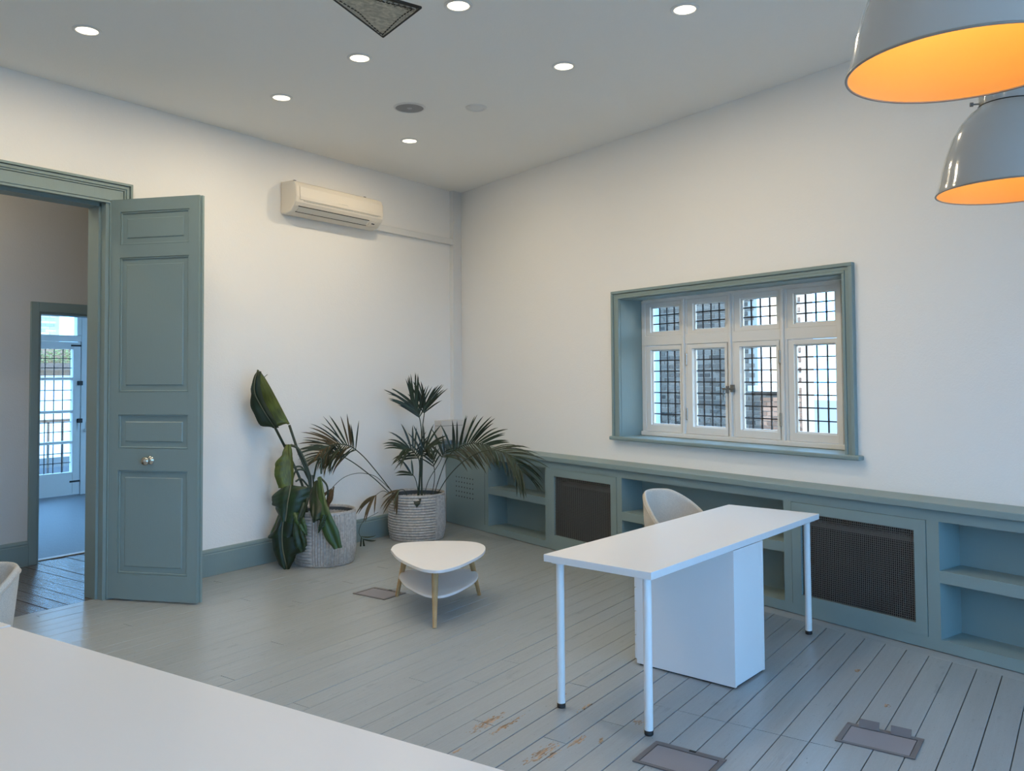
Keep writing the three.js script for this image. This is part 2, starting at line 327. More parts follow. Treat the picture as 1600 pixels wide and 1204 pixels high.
// ---------------------------------------------------------------- hall and the room beyond it
{
  const nf = -1.64, nb = -1.78, o0 = 3.04, o1 = 3.84, oy = 2.19;
  const b = (s0, s1, y0, y1) => box(nb, nf, y0, y1, s0, s1);
  const g = struct('wall_hall', 'grey-white far wall of the hall with a narrow doorway', 'wall', [0, 0, 0], B);
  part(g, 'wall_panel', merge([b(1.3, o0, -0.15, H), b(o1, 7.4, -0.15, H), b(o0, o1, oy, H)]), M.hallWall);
  const g2 = struct('trim_2', 'dark grey-green frame of the narrow hall doorway', 'trim', [0, 0, 0], B);
  part(g2, 'frame', merge([box(nf, nf + 0.024, 0, 2.277, o1, o1 + 0.07, 0.006), box(nf, nf + 0.024, 0, 2.277, o0 - 0.07, o0, 0.006), box(nf, nf + 0.0235, oy, 2.2765, o0, o1, 0.004),
    box(nb - 0.01, nf + 0.01, 0, oy, o1 - 0.02, o1), box(nb - 0.01, nf + 0.01, 0, oy, o0, o0 + 0.02), box(nb - 0.009, nf + 0.009, oy - 0.02, oy, o0 + 0.02, o1 - 0.02)]), M.paint);
  part(g2, 'threshold_strip', box(nb - 0.02, nb + 0.05, 0.001, 0.008, o0, o1, 0.003), M.whitePaint, 'pale metal threshold strip');
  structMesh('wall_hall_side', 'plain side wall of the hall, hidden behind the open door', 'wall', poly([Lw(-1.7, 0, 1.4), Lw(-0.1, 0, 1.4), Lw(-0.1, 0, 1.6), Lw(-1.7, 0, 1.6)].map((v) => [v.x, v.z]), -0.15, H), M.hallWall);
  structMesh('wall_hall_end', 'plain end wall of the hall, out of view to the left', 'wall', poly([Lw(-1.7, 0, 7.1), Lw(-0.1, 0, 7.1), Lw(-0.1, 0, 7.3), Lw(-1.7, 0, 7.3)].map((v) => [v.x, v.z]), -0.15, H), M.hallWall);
  structMesh('ceiling_hall', 'plain ceiling of the hall', 'ceiling', poly([Lw(-1.78, 0, 1.3), Lw(-0.2, 0, 1.3), Lw(-0.2, 0, 7.4), Lw(-1.78, 0, 7.4)].map((v) => [v.x, v.z]), H, H + 0.2), M.ceiling);
  const hl = Lw(-0.95, H, 5.3), hd = thing('downlight', 'lit round downlight of the hall, out of view', 'downlight', [hl.x, H, hl.z]);
  part(hd, 'trim_ring', lathe([[0.062, -0.001], [0.062, -0.007], [0.07, -0.010], [0.08, -0.006], [0.082, -0.0005]], 36), M.whitePaint);
  const hc = new THREE.CircleGeometry(0.0625, 32); hc.rotateX(Math.PI / 2); hc.translate(0, -0.004, 0); part(hd, 'lens', hc, M.lampGlow);
  const ll = new THREE.RectAreaLight(LAMP, LAMP_POWER * 1.5, 0.11, 0.11); ll.name = 'lamp_light'; ll.position.set(0, -0.012, 0); ll.rotation.x = -Math.PI / 2; hd.add(ll);
  // far room
  const n1 = -5.65, sA = -0.6, sZ = 5.2, HF = 3.0;
  const quad = (a, b2, c, d2) => [Lw(a, 0, c), Lw(b2, 0, c), Lw(b2, 0, d2), Lw(a, 0, d2)].map((v) => [v.x, v.z]);
  structMesh('floor_far_room', 'dark blue-grey carpet of the room beyond the hall', 'floor', poly(quad(n1 - 0.2, nb + 0.001, sA, sZ), -0.15, 0.0), M.carpet);
  structMesh('ceiling_far_room', 'ceiling of the room beyond the hall', 'ceiling', poly(quad(n1 - 0.2, nb, sA, sZ), HF, HF + 0.2), M.ceiling);
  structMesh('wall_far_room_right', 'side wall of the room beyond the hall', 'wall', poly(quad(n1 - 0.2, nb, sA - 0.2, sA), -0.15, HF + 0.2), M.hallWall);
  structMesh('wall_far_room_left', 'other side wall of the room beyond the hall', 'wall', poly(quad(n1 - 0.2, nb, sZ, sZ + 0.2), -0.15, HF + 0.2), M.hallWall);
  const fw = struct('wall_far_room_front', 'white panelled wall holding the glazed balcony door', 'wall', [0, 0, 0], B);
  const q = (s0, s1, y0, y1) => box(n1 - 0.12, n1, y0, y1, s0, s1);
  // openings: door leaf 1.36..2.16, transom light over it, side lights right and left
  part(fw, 'wall_panel', merge([q(sA, -0.4, -0.15, HF), q(-0.4, 0.75, -0.15, 0.5), q(-0.4, 0.75, 2.58, HF), q(0.62, 0.75, 0.5, 2.58), q(2.80, 3.0, -0.15, HF), q(3.0, 4.8, -0.15, 0.5), q(3.0, 4.8, 2.58, HF), q(4.8, sZ, -0.15, HF), q(0.75, 2.80, 2.58, HF), q(0.75, 1.30, -0.15, 0.88), q(2.22, 2.80, -0.15, 0.88)]), M.whitePaint);
  const fr = struct('window_5', 'white frame with leaded side lights and transom light round the balcony door', 'window', [0, 0, 0], B);
  const z0 = n1 - 0.09, z1 = n1 + 0.02;
  const fb = (s0, s1, y0, y1, e = 0) => box(z0, z1 + e, y0, y1, s0, s1, 0.006);
  part(fr, 'frame', merge([fb(1.27, 1.36, 0, 2.58), fb(2.16, 2.25, 0, 2.58), fb(0.75, 2.80, 2.5, 2.58, 0.002), fb(1.36, 2.16, 2.115, 2.2, -0.002), fb(1.1 - 0.35, 1.27, 1.84, 1.93, -0.002), fb(0.75, 1.3, 0.86, 1.0, 0.01), fb(2.22, 2.8, 0.86, 1.0, 0.01), fb(2.25, 2.8, 1.84, 1.93, -0.002), fb(0.75, 0.82, 0.88, 2.58), fb(2.73, 2.8, 0.88, 2.58), fb(1.36, 1.42, 2.2, 2.5, -0.004), fb(2.1, 2.16, 2.2, 2.5, -0.004)]), M.whitePaint);
  part(fr, 'ledge', fb(0.75, 1.32, 0.86, 0.905, 0.05), M.whitePaint);
  part(fr, 'plinth', box(n1, n1 + 0.02, 0, 0.19, 0.75, 1.3, 0.005), M.whitePaint);
  const lightPane = (parent, s0, s1, y0, y1, cols, rows) => {
    const zc = n1 - 0.045, w = (s1 - s0) / cols, h = (y1 - y0) / rows, cames = [];
    for (let i = 0; i < cols; i++) for (let j = 0; j < rows; j++) part(parent, 'pane', box(zc - 0.0015, zc + 0.0015, y0 + j * h, y0 + (j + 1) * h, s0 + i * w, s0 + (i + 1) * w), M.glass);
    for (let i = 1; i < cols; i++) cames.push(box(zc - 0.004, zc + 0.004, y0, y1, s0 + i * w - 0.005, s0 + i * w + 0.005));
    for (let j = 1; j < rows; j++) cames.push(box(zc - 0.004, zc + 0.004, y0 + j * h - 0.005, y0 + j * h + 0.005, s0, s1));
    if (cames.length) part(parent, 'lead_came', merge(cames), M.lead);
  };
  for (const [c0, c1] of [[-0.4, 0.62], [3.0, 4.8]]) {
    part(fr, 'frame', merge([fb(c0, c1, 0.5, 0.57), fb(c0, c1, 2.51, 2.58), fb(c0, c0 + 0.07, 0.57, 2.51), fb(c1 - 0.07, c1, 0.57, 2.51), fb((c0 + c1) / 2 - 0.035, (c0 + c1) / 2 + 0.035, 0.57, 2.51)]), M.whitePaint);
    lightPane(fr, c0 + 0.07, (c0 + c1) / 2 - 0.035, 0.57, 2.51, 1, 1); lightPane(fr, (c0 + c1) / 2 + 0.035, c1 - 0.07, 0.57, 2.51, 1, 1);
  }
  lightPane(fr, 1.42, 2.1, 2.2, 2.5, 1, 1); lightPane(fr, 0.82, 1.27, 1.93, 2.5, 4, 5); lightPane(fr, 0.82, 1.27, 1.0, 1.84, 4, 7);
  lightPane(fr, 2.25, 2.73, 1.93, 2.5, 4, 5); lightPane(fr, 2.25, 2.73, 1.0, 1.84, 4, 7);
  const dl = struct('door_2', 'white glazed balcony door with leaded panes seen through the hall', 'door', [0, 0, 0], B);
  const db = (s0, s1, y0, y1) => box(n1 - 0.075, n1 - 0.015 + 0.02, y0, y1, s0, s1, 0.005);
  part(dl, 'leaf_frame', merge([db(1.362, 1.465, 0.01, 2.11), db(2.055, 2.158, 0.01, 2.11), db(1.465, 2.055, 0.01, 0.32), db(1.465, 2.055, 2.01, 2.11)]), M.whitePaint);
  for (const y of [0.73, 1.152, 1.602]) part(dl, 'glazing_bar', db(1.465, 2.055, y - 0.018, y + 0.018), M.whitePaint);
  for (const [a, c, r] of [[0.32, 0.712, 3], [0.748, 1.134, 3], [1.17, 1.584, 3], [1.62, 2.01, 3]]) lightPane(dl, 1.465, 2.055, a, c, 5, r);
  for (const y of [0.19, 2.06]) part(dl, 'strap_hinge', box(n1 + 0.005, n1 + 0.014, y - 0.012, y + 0.012, 1.33, 1.5), M.iron, 'black iron strap hinge');
  for (const y of [1.02, 1.54]) part(dl, 'lock', box(n1 + 0.005, n1 + 0.03, y - 0.03, y + 0.03, 1.34, 1.41, 0.006), M.iron, 'black door lock');
  part(dl, 'key', box(n1 + 0.03, n1 + 0.036, 0.9, 0.99, 1.385, 1.4, 0.002), M.whiteMetal, 'white key tag hanging from the lock');
}

// ---------------------------------------------------------------- outside
function brickWall(parent, x0, x1, y0, y1, tint, holes = []) {   // a brick face at z = 0 looking to +z, in the parent's frame
  const bw = 0.225, bh = 0.075, list = []; let row = 0;
  for (let y = y0; y < y1; y += bh, row++) for (let x = x0 - (row % 2) * bw / 2; x < x1; x += bw) {
    const a = Math.max(x, x0), b = Math.min(x + bw, x1), cx = (a + b) / 2, cy = y + bh / 2;
    if (b - a < 0.03 || holes.some(([p, q, c, d]) => cx > p - 0.06 && cx < q + 0.06 && cy > c && cy < d)) continue;
    list.push([cx, cy, (b - a - 0.012) / (bw - 0.012)]);
  }
  const im = new THREE.InstancedMesh(new THREE.BoxGeometry(bw - 0.012, bh - 0.013, 0.03), S({ color: 0xffffff, roughness: 0.95 }), list.length);
  const m = new THREE.Matrix4(), c = new THREE.Color();
  list.forEach(([x, y, k0], i) => {
    m.makeScale(k0, 1, 1).setPosition(x, y, rr(-0.004, 0.004)); im.setMatrixAt(i, m);
    const k = rr(0.55, 1.35), w = rnd() < 0.12 ? 0.5 : 1; c.setRGB(tint[0] * k * w, tint[1] * k * w, tint[2] * k * w); im.setColorAt(i, c);
  });
  im.name = 'bricks'; im.userData = { kind: 'stuff' }; flags(im); parent.add(im);
}
{
  const zf = -5.7;
  const b = thing('brick_house', 'dark brick house front seen through the leaded window, with a white sash window', 'building', [0, 0, zf]);
  const wall = [-2.39, 0.485];                                  // face of the brick front, in x
  const w = [-0.31, 0.35, 1.42, 3.05];                           // its sash window
  part(b, 'wall', merge([box(wall[0], w[0], -4, 5, -0.3, 0), box(w[1], wall[1], -4, 5, -0.3, 0), box(w[0], w[1], -4, w[2], -0.3, 0), box(w[0], w[1], w[3], 5, -0.3, 0)]), M.mortar);
  brickWall(b, wall[0], wall[1], -2.5, 4.2, [0.17, 0.112, 0.08], [[w[0] - 0.02, w[1] + 0.02, w[2] - 0.1, w[3] + 0.1]]);
  const win = part(b, 'sash_window', merge([box(w[0], w[0] + 0.2, w[2], w[3], -0.2, 0.0), box(w[1] - 0.06, w[1], w[2], w[3], -0.2, 0.0), box(w[0] + 0.2, w[1] - 0.06, w[2], w[2] + 0.09, -0.16, -0.01), box(w[0] + 0.2, w[1] - 0.06, w[3] - 0.08, w[3], -0.16, -0.01), box(w[0] + 0.2, w[1] - 0.06, 2.3, 2.36, -0.16, -0.04)]), M.render, 'white painted sash window');
  part(win, 'pane', box(w[0] + 0.2, w[1] - 0.06, w[2] + 0.09, w[3] - 0.08, -0.12, -0.1), M.blind, 'pane with a drawn cream blind');
  part(b, 'window_sill', box(w[0] - 0.12, w[1] + 0.08, w[2] - 0.09, w[2], -0.05, 0.1, 0.01), M.render, 'white stone window sill');
  const r = thing('rendered_house', 'white rendered wall left of the brick house outside the leaded window', 'building', [0, 0, zf]);
  part(r, 'wall', box(-7, -2.41, -4, 6, -0.3, 0.12), M.render);
  const r2 = thing('pale_terrace', 'pale rendered terrace right of the brick house outside the leaded window', 'building', [0, 0, zf - 3.4]);
  part(r2, 'wall', box(1.0, 9, -4, 3.0, -0.3, 0), M.creamRender);
  part(r2, 'wing', box(5.5, 16, -4, 6, 5.6, 5.9), M.creamRender);
  part(r2, 'parapet', box(1.0, 9, 3.0, 3.18, -0.3, 0.1), M.render);
}
structMesh('wall_upper_storeys', 'upper storeys of the building over the room corner, out of view', 'wall', box(-0.6, 2.3, H + 0.25, 13, -0.42, 1.6), M.render);
structMesh('ground_outside', 'paved yard below the windows', 'ground', box(-150, 150, -4.2, -4, -150, 150), M.pavement);
{
  // across the street from the balcony door
  const c = Lw(-14, 0, 0.2);
  const b = thing('brick_terrace', 'brick terrace across the street, seen through the balcony door', 'building', [c.x, 0, c.z], B + Math.PI / 2);
  // local x runs against s, local z faces the balcony
  part(b, 'wall', box(-6, 5, -4, 2.4, -0.4, 0), M.mortar);
  brickWall(b, -3.2, 3.2, -1.6, 2.35, [0.22, 0.13, 0.085]);
  part(b, 'stringcourse', box(-6, 5, -0.22, 0.1, 0, 0.09), M.render, 'white painted stone band');
  part(b, 'quoin_strip', box(2.1, 3.0, -4, 1.7, 0, 0.06), M.render, 'white rendered strip');
  part(b, 'plinth', box(-6, 5, -4, -0.22, 0, 0.08), M.slate);
  for (const x of [-1.6, 0.7]) { const wn = part(b, 'window', box(x - 0.5, x + 0.5, 0.5, 1.55, 0.0, 0.05), M.render); part(wn, 'pane', box(x - 0.42, x + 0.42, 0.58, 1.47, 0.045, 0.058), M.windowDark); }
  part(b, 'gutter', box(-6, 5, 1.68, 1.8, 0, 0.12), M.iron, 'dark gutter');
  const up = Lw(-17, 0, -0.5);
  const t = thing('pale_brick_block', 'pale brick block rising behind the terrace across the street', 'building', [up.x, 0, up.z], B + Math.PI / 2);
  part(t, 'wall', box(-3.5, 3.5, -4, 6.6, -0.4, 0), M.mortar);
  brickWall(t, -3.4, 3.4, 1.5, 6.5, [0.5, 0.38, 0.27]);
  const pipe = part(t, 'drainpipe', tube([[-0.9, 1.5, 0.1], [-0.9, 4.0, 0.1], [-0.5, 4.4, 0.1], [1.2, 4.4, 0.1]], 0.06, 30), M.slate, 'blue-grey drainpipe');
  for (const x of [0.9, 2.3]) { const wn = part(t, 'window', box(x - 0.5, x + 0.5, 3.9, 5.4, 0.0, 0.05), M.render); part(wn, 'pane', box(x - 0.42, x + 0.42, 3.98, 5.32, 0.045, 0.058), M.windowDark); }
  const hp = Lw(-13.4, 0, 0.2);
  const hedge = thing('roof_planting', 'strip of green planting along the terrace roof across the street', 'planting', [hp.x, 1.8, hp.z], B + Math.PI / 2);
  part(hedge, 'planter', box(-3, 3, 0.0, 0.16, -0.5, -0.2), M.iron);
  const leaves = [], rs = () => rr(-1, 1);
  for (let i = 0; i < 1600; i++) { const g = new THREE.IcosahedronGeometry(rr(0.015, 0.045), 0); g.scale(1, 0.7, 1); g.translate(rr(-3, 3), 0.16 + Math.abs(rs() + rs()) * 0.22, -0.35 + rs() * 0.16); leaves.push(g); }
  const fol = part(hedge, 'foliage', merge(leaves), M.hedge); fol.userData.kind = 'stuff';
  const rl = Lw(-6.35, 0, 0);
  const rail = thing('balcony_railing', 'black iron balcony railing outside the glazed door', 'railing', [rl.x, 0, rl.z], B);
  part(rail, 'top_rail', box(-0.02, 0.02, 0.98, 1.02, 0.6, 3.2), M.iron); part(rail, 'bottom_rail', box(-0.02, 0.02, 0.1, 0.13, 0.6, 3.2), M.iron);
  for (let s = 0.65; s < 3.2; s += 0.2) part(rail, 'baluster', box(-0.012, 0.012, 0.0, 0.99, s - 0.012, s + 0.012), M.iron);
  const sl = poly([Lw(-6.5, 0, 0.4), Lw(-5.76, 0, 0.4), Lw(-5.76, 0, 3.4), Lw(-6.5, 0, 3.4)].map((v) => [v.x, v.z]), -0.2, 0);
  structMesh('balcony_slab', 'pale balcony floor outside the glazed door', 'balcony', sl, M.render);
}

// ---------------------------------------------------------------- the leaded window
{
  const g = struct('window_1', 'white leaded casement window of eight lights in a grey-green casing', 'window');
  const { x0, x1, y0, y1 } = WIN, zf = -0.25;
  // casing on the wall face, stepped
  const o = { l: 2.574, r: 4.914, t: 2.339 }, ir = 4.76;
  const cas = [];
  const frameStep = (l, r, t, il, irr, it, d) => cas.push(box(l, r, it, t, 0, d, 0.004), box(l, il, 1.06, it, 0, d, 0.004), box(irr, r, 1.06, it, 0, d, 0.004));
  frameStep(o.l, o.r, o.t, o.l + 0.026, o.r - 0.03, o.t - 0.024, 0.036);
  frameStep(o.l + 0.026, o.r - 0.03, o.t - 0.024, o.l + 0.058, o.r - 0.06, o.t - 0.05, 0.024);
  frameStep(o.l + 0.058, o.r - 0.06, o.t - 0.05, x0 + 0.003, x1 + 0.002, y1 + 0.002, 0.03);
  part(g, 'casing', merge(cas), M.paint, 'grey-green moulded casing');
  part(g, 'reveal_lining', merge([box(x0 - 0.004, x0 + 0.006, y0, y1, zf - 0.02, 0.004), box(x1 - 0.006, x1 + 0.004, y0, y1, zf + 0.06, 0.004), box(x0, x1, y1 - 0.006, y1 + 0.004, zf + 0.04, 0.004)]), M.paint);
  part(g, 'reveal_bead', box(x1 - 0.006, x1 + 0.004, y0, y1, zf - 0.02, zf + 0.06), M.whitePaint);
  part(g, 'sill', merge([box(2.561, 4.957, 1.034, 1.066, 0.0005, 0.062, 0.01), box(x0, x1, 1.05, 1.066, zf, 0.012)]), M.paint, 'grey-green sill with rounded nosing');
  // main frame
  const fm = [], zb = zf - 0.06, za = zf + 0.005;
  const gl = [2.772, 3.267, 3.760, 4.250], gw = 0.345, mull = [[3.139, 3.209], [3.638, 3.704], [4.132, 4.200]];
  fm.push(box(x0 + 0.007, 2.715, y0 + 0.006, y1 - 0.008, zb, za - 0.003, 0.004), box(4.622, 4.66, y0 + 0.006, y1 - 0.008, zb, za + 0.017, 0.004), box(4.66, x1 - 0.007, y0 + 0.006, y1 - 0.008, zb + 0.002, za - 0.02), box(x0 + 0.009, x1 - 0.009, y0 + 0.005, 1.105, zb + 0.001, za + 0.02, 0.006), box(x0 + 0.009, x1 - 0.009, 2.235, y1 - 0.007, zb + 0.001, za - 0.001, 0.004), box(x0 + 0.009, x1 - 0.009, 1.858, 1.945, zb + 0.001, za, 0.006));
  for (const [a, b] of mull) fm.push(box(a, b, y0 + 0.01, y1 - 0.01, zb + 0.003, za - 0.002, 0.01), box((a + b) / 2 - 0.014, (a + b) / 2 + 0.014, 1.098, 2.245, za - 0.01, za + 0.016, 0.008));
  part(g, 'frame', merge(fm), M.whitePaint, 'white painted window frame with mullions and transom');
  const cell = [[2.715, 3.139], [3.209, 3.638], [3.704, 4.132], [4.200, 4.622]];
  cell.forEach(([a, b], i) => [[1.105, 1.858, 1.165, 1.82, 7], [1.945, 2.235, 1.972, 2.2, 3]].forEach(([ya, yb, gy0, gy1, rows], low) => {
    const gx0 = gl[i], gx1 = gl[i] + gw, c = [], e = low ? 0.001 : 0.003, zs = zf - 0.045, ze = zf - 0.004 + (low === 0 && (i === 1 || i === 2) ? 0.012 : 0);
    c.push(box(a + e, gx0, ya + e, yb - e, zs, ze), box(gx1, b - e, ya + e, yb - e, zs, ze), box(gx0, gx1, ya + e, gy0, zs, ze), box(gx0, gx1, gy1, yb - e, zs, ze));
    // splayed glazing edge
    const q = 0.012; c.push(box(gx0 - 0.004, gx0 + q, gy0, gy1, zs, zs + 0.02, 0.004), box(gx1 - q, gx1 + 0.004, gy0, gy1, zs, zs + 0.02, 0.004), box(gx0, gx1, gy0 - 0.004, gy0 + q, zs, zs + 0.02, 0.004), box(gx0, gx1, gy1 - q, gy1 + 0.004, zs, zs + 0.02, 0.004));
    const sash = part(g, low ? 'fanlight' : 'casement', merge(c), M.whitePaint);
    const zc = zs + 0.006, w = gw / 4, h = (gy1 - gy0) / rows, cames = [];
    for (let k = 0; k < 4; k++) for (let j = 0; j < rows; j++) {
      const pg = box(-w / 2, w / 2, -h / 2, h / 2, -0.0015, 0.0015); const pm = part(sash, 'pane', pg, M.glass);
      pm.position.set(gx0 + (k + 0.5) * w, gy0 + (j + 0.5) * h, zc); pm.rotation.set(rr(-0.004, 0.004), rr(-0.004, 0.004), 0);
    }
    for (let k = 0; k <= 4; k++) cames.push(box(gx0 + k * w - 0.0045 + rr(-0.001, 0.001), gx0 + k * w + 0.0045, gy0, gy1, zc - 0.005, zc + 0.005));
    for (let j = 0; j <= rows; j++) cames.push(box(gx0, gx1, gy0 + j * h - 0.0045, gy0 + j * h + 0.0045, zc - 0.005, zc + 0.005));
    part(sash, 'lead_came', merge(cames), M.lead);
  }));
  // catches and hinges
  part(g, 'catch', merge([box(3.635, 3.664, 1.45, 1.51, zf + 0.006, zf + 0.03, 0.004), box(3.60, 3.66, 1.478, 1.495, zf + 0.026, zf + 0.04, 0.004), rod([3.612, 1.486, zf + 0.03], [3.612, 1.4, zf + 0.034], 0.005)]), M.steel, 'dark metal casement catch');
  part(g, 'catch', merge([box(3.678, 3.71, 1.46, 1.52, zf + 0.006, zf + 0.03, 0.004), box(3.675, 3.73, 1.478, 1.495, zf + 0.026, zf + 0.04, 0.004)]), M.steel, 'dark metal casement catch');
  for (const [x, y] of [[3.205, 1.73], [3.205, 1.27], [4.136, 1.73], [4.136, 1.26]]) part(g, 'hinge', box(x - 0.008, x + 0.008, y - 0.05, y + 0.05, zf + 0.004, zf + 0.016, 0.003), M.chrome);
}

// ---------------------------------------------------------------- the low fitted cupboard under the window
{
  const zf = 0.242, xr = XR - 0.1;
  const body = thing('fitted_cupboard', 'long low grey-green fitted cupboard with open shelves and mesh doors under the window', 'cupboard');
  const T = 0.022, posts = [[0.10, 0.93], [1.875, 2.911], [4.50, 5.556], [6.55, 7.6]];
  // front frame: rails and stiles
  const rails = [[0.10, xr, 0.745, 0.81], [0.10, xr, 0.004, 0.07]];
  const fr = rails.map(([a, b, c, d]) => box(a, b, c, d, zf - T, zf));
  const door = [[1.939, 2.849], [4.563, 5.481]];
  for (const [a, b] of [[0.10, 0.93], [1.875, 1.937], [2.851, 2.911], [4.5, 4.561], [5.483, 5.556], [6.55, 6.62], [7.53, 7.6], [9.5, xr]]) fr.push(box(a, b, 0.07, 0.745, zf - T, zf));
  fr.push(box(6.62, 7.53, 0.07, 0.745, zf - T, zf));
  part(body, 'face_frame', merge(fr), M.paint);
  const sh = [];
  for (const [a, b] of [[0.93, 1.875], [2.911, 4.50], [5.556, 6.55], [7.6, 9.5]]) {
    const s = part(body, 'shelf', box(a, b, 0.395, 0.465, 0.004, zf, 0.002), M.paint);
    part(body, 'bay', merge([box(a - 0.018, a, 0.05, 0.8, 0.003, zf - T), box(b, b + 0.018, 0.05, 0.8, 0.003, zf - T), box(a, b, 0.05, 0.07, 0.003, zf - T), box(a, b, 0.745, 0.765, 0.003, zf - T), box(a, b, 0.05, 0.765, 0.002, 0.006)]), M.paint);
  }
  part(body, 'plinth', box(0.12, xr, 0, 0.006, 0.02, zf - 0.012), M.dark);
  // perforated end panel
  const holes = []; for (let i = 0; i < 7; i++) for (let j = 0; j < 5; j++) { const c = new THREE.CylinderGeometry(0.008, 0.008, 0.002, 12); c.rotateX(Math.PI / 2); c.translate(0.313 + i * 0.0545, 0.31 + j * 0.051, zf + 0.0004); holes.push(c); }
  const pn = part(body, 'end_panel', box(0.10, 0.860, 0.07, 0.742, zf - 0.004, zf + 0.0006), M.paint);
  part(pn, 'vent_holes', merge(holes), M.dark, 'seven by five rows of round vent holes');
  part(pn, 'panel_joint', box(0.861, 0.864, 0.07, 0.745, zf - 0.001, zf + 0.0007), M.dark);
  for (const [a, b] of door) {
    const y0 = 0.071, y1 = 0.743, m = 0.072;
    const d = part(body, 'mesh_door', merge([box(a + 0.002, a + m, y0, y1, zf - 0.018, zf + 0.003), box(b - m, b - 0.002, y0, y1, zf - 0.018, zf + 0.003), box(a + m, b - m, y0, y0 + 0.066, zf - 0.018, zf + 0.003), box(a + m, b - m, y1 - 0.066, y1, zf - 0.018, zf + 0.003)]), M.paint);
    const wires = [], p = 0.0132, w = 0.0018; let k = 0;
    for (let x = a + m + p / 2; x < b - m; x += p, k++) wires.push(box(x - w, x + w, y0 + 0.066, y1 - 0.066, zf - 0.0155 + (k % 2) * 0.001, zf - 0.0125 + (k % 2) * 0.001));
    for (let y = y0 + 0.066 + p / 2, q = 0; y < y1 - 0.066; y += p, q++) {
      const pts = []; for (let i = 0; i <= k; i++) pts.push([a + m + i * p, (i + q) % 2 ? 0.002 : -0.002]);
      // woven wire: a bent strip that passes in front of and behind the uprights
      const seg = []; for (let i = 0; i < k; i++) { const gx = new THREE.PlaneGeometry(p, 2 * w); gx.rotateY(Math.atan2(-(pts[i + 1][1] - pts[i][1]), p)); gx.translate(a + m + (i + 0.5) * p, y, zf - 0.0115); seg.push(gx); }
      wires.push(merge(seg));
    }
    const scr = part(d, 'woven_screen', merge(wires), M.steel, 'woven dark steel mesh'); scr.userData.kind = 'stuff';
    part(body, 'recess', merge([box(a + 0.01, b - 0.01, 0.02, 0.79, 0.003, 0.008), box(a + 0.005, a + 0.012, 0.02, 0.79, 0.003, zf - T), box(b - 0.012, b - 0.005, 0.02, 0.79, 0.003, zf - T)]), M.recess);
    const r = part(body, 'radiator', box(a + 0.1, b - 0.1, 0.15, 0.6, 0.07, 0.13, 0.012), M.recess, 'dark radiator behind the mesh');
    part(r, 'top_grille', box(a + 0.09, b - 0.09, 0.585, 0.615, 0.06, 0.16, 0.004), M.radiator);
  }
  const wt = thing('window_shelf_top', 'continuous grey-green top board of the low cupboard', 'worktop');
  part(wt, 'board', box(0.098, xr, 0.811, 0.852, 0.001, 0.271, 0.004), M.paint);
}

// ---------------------------------------------------------------- trunking, corner boxing, small wall fittings
{
  const g = struct('trim_3', 'white pipe boxing up the room corner with trunking to the air conditioner', 'trim', [0, 0, 0], B);
  part(g, 'corner_boxing', poly([[0, 0.001], [0, 0.165], [0.05, 0.165], [0.05, 0.0185]], 0.86, H), M.whitePaint);
  part(g, 'trunking', box(0, 0.045, 3.075, 3.14, 0.15, 1.44, 0.004), M.whitePaint);
  const bx = thing('junction_box', 'cream wall box at the foot of the corner pipe boxing', 'box');
  const f = [Lw(0.003, 0, 0.17), Lw(0.003, 0, 0.44), Lw(0.10, 0, 0.44), Lw(0.20, 0, 0.19), Lw(0.06, 0, 0.17)].map((v) => [v.x, v.z]);
  part(bx, 'case', poly(f, 0.905, 1.06), M.boxCream); part(bx, 'lid', poly(f, 1.064, 1.118), M.boxCream); part(bx, 'joint', poly([Lw(0.006, 0, 0.175), Lw(0.006, 0, 0.436), Lw(0.098, 0, 0.436), Lw(0.194, 0, 0.19)].map((v) => [v.x, v.z]), 1.058, 1.066), M.dark);
}
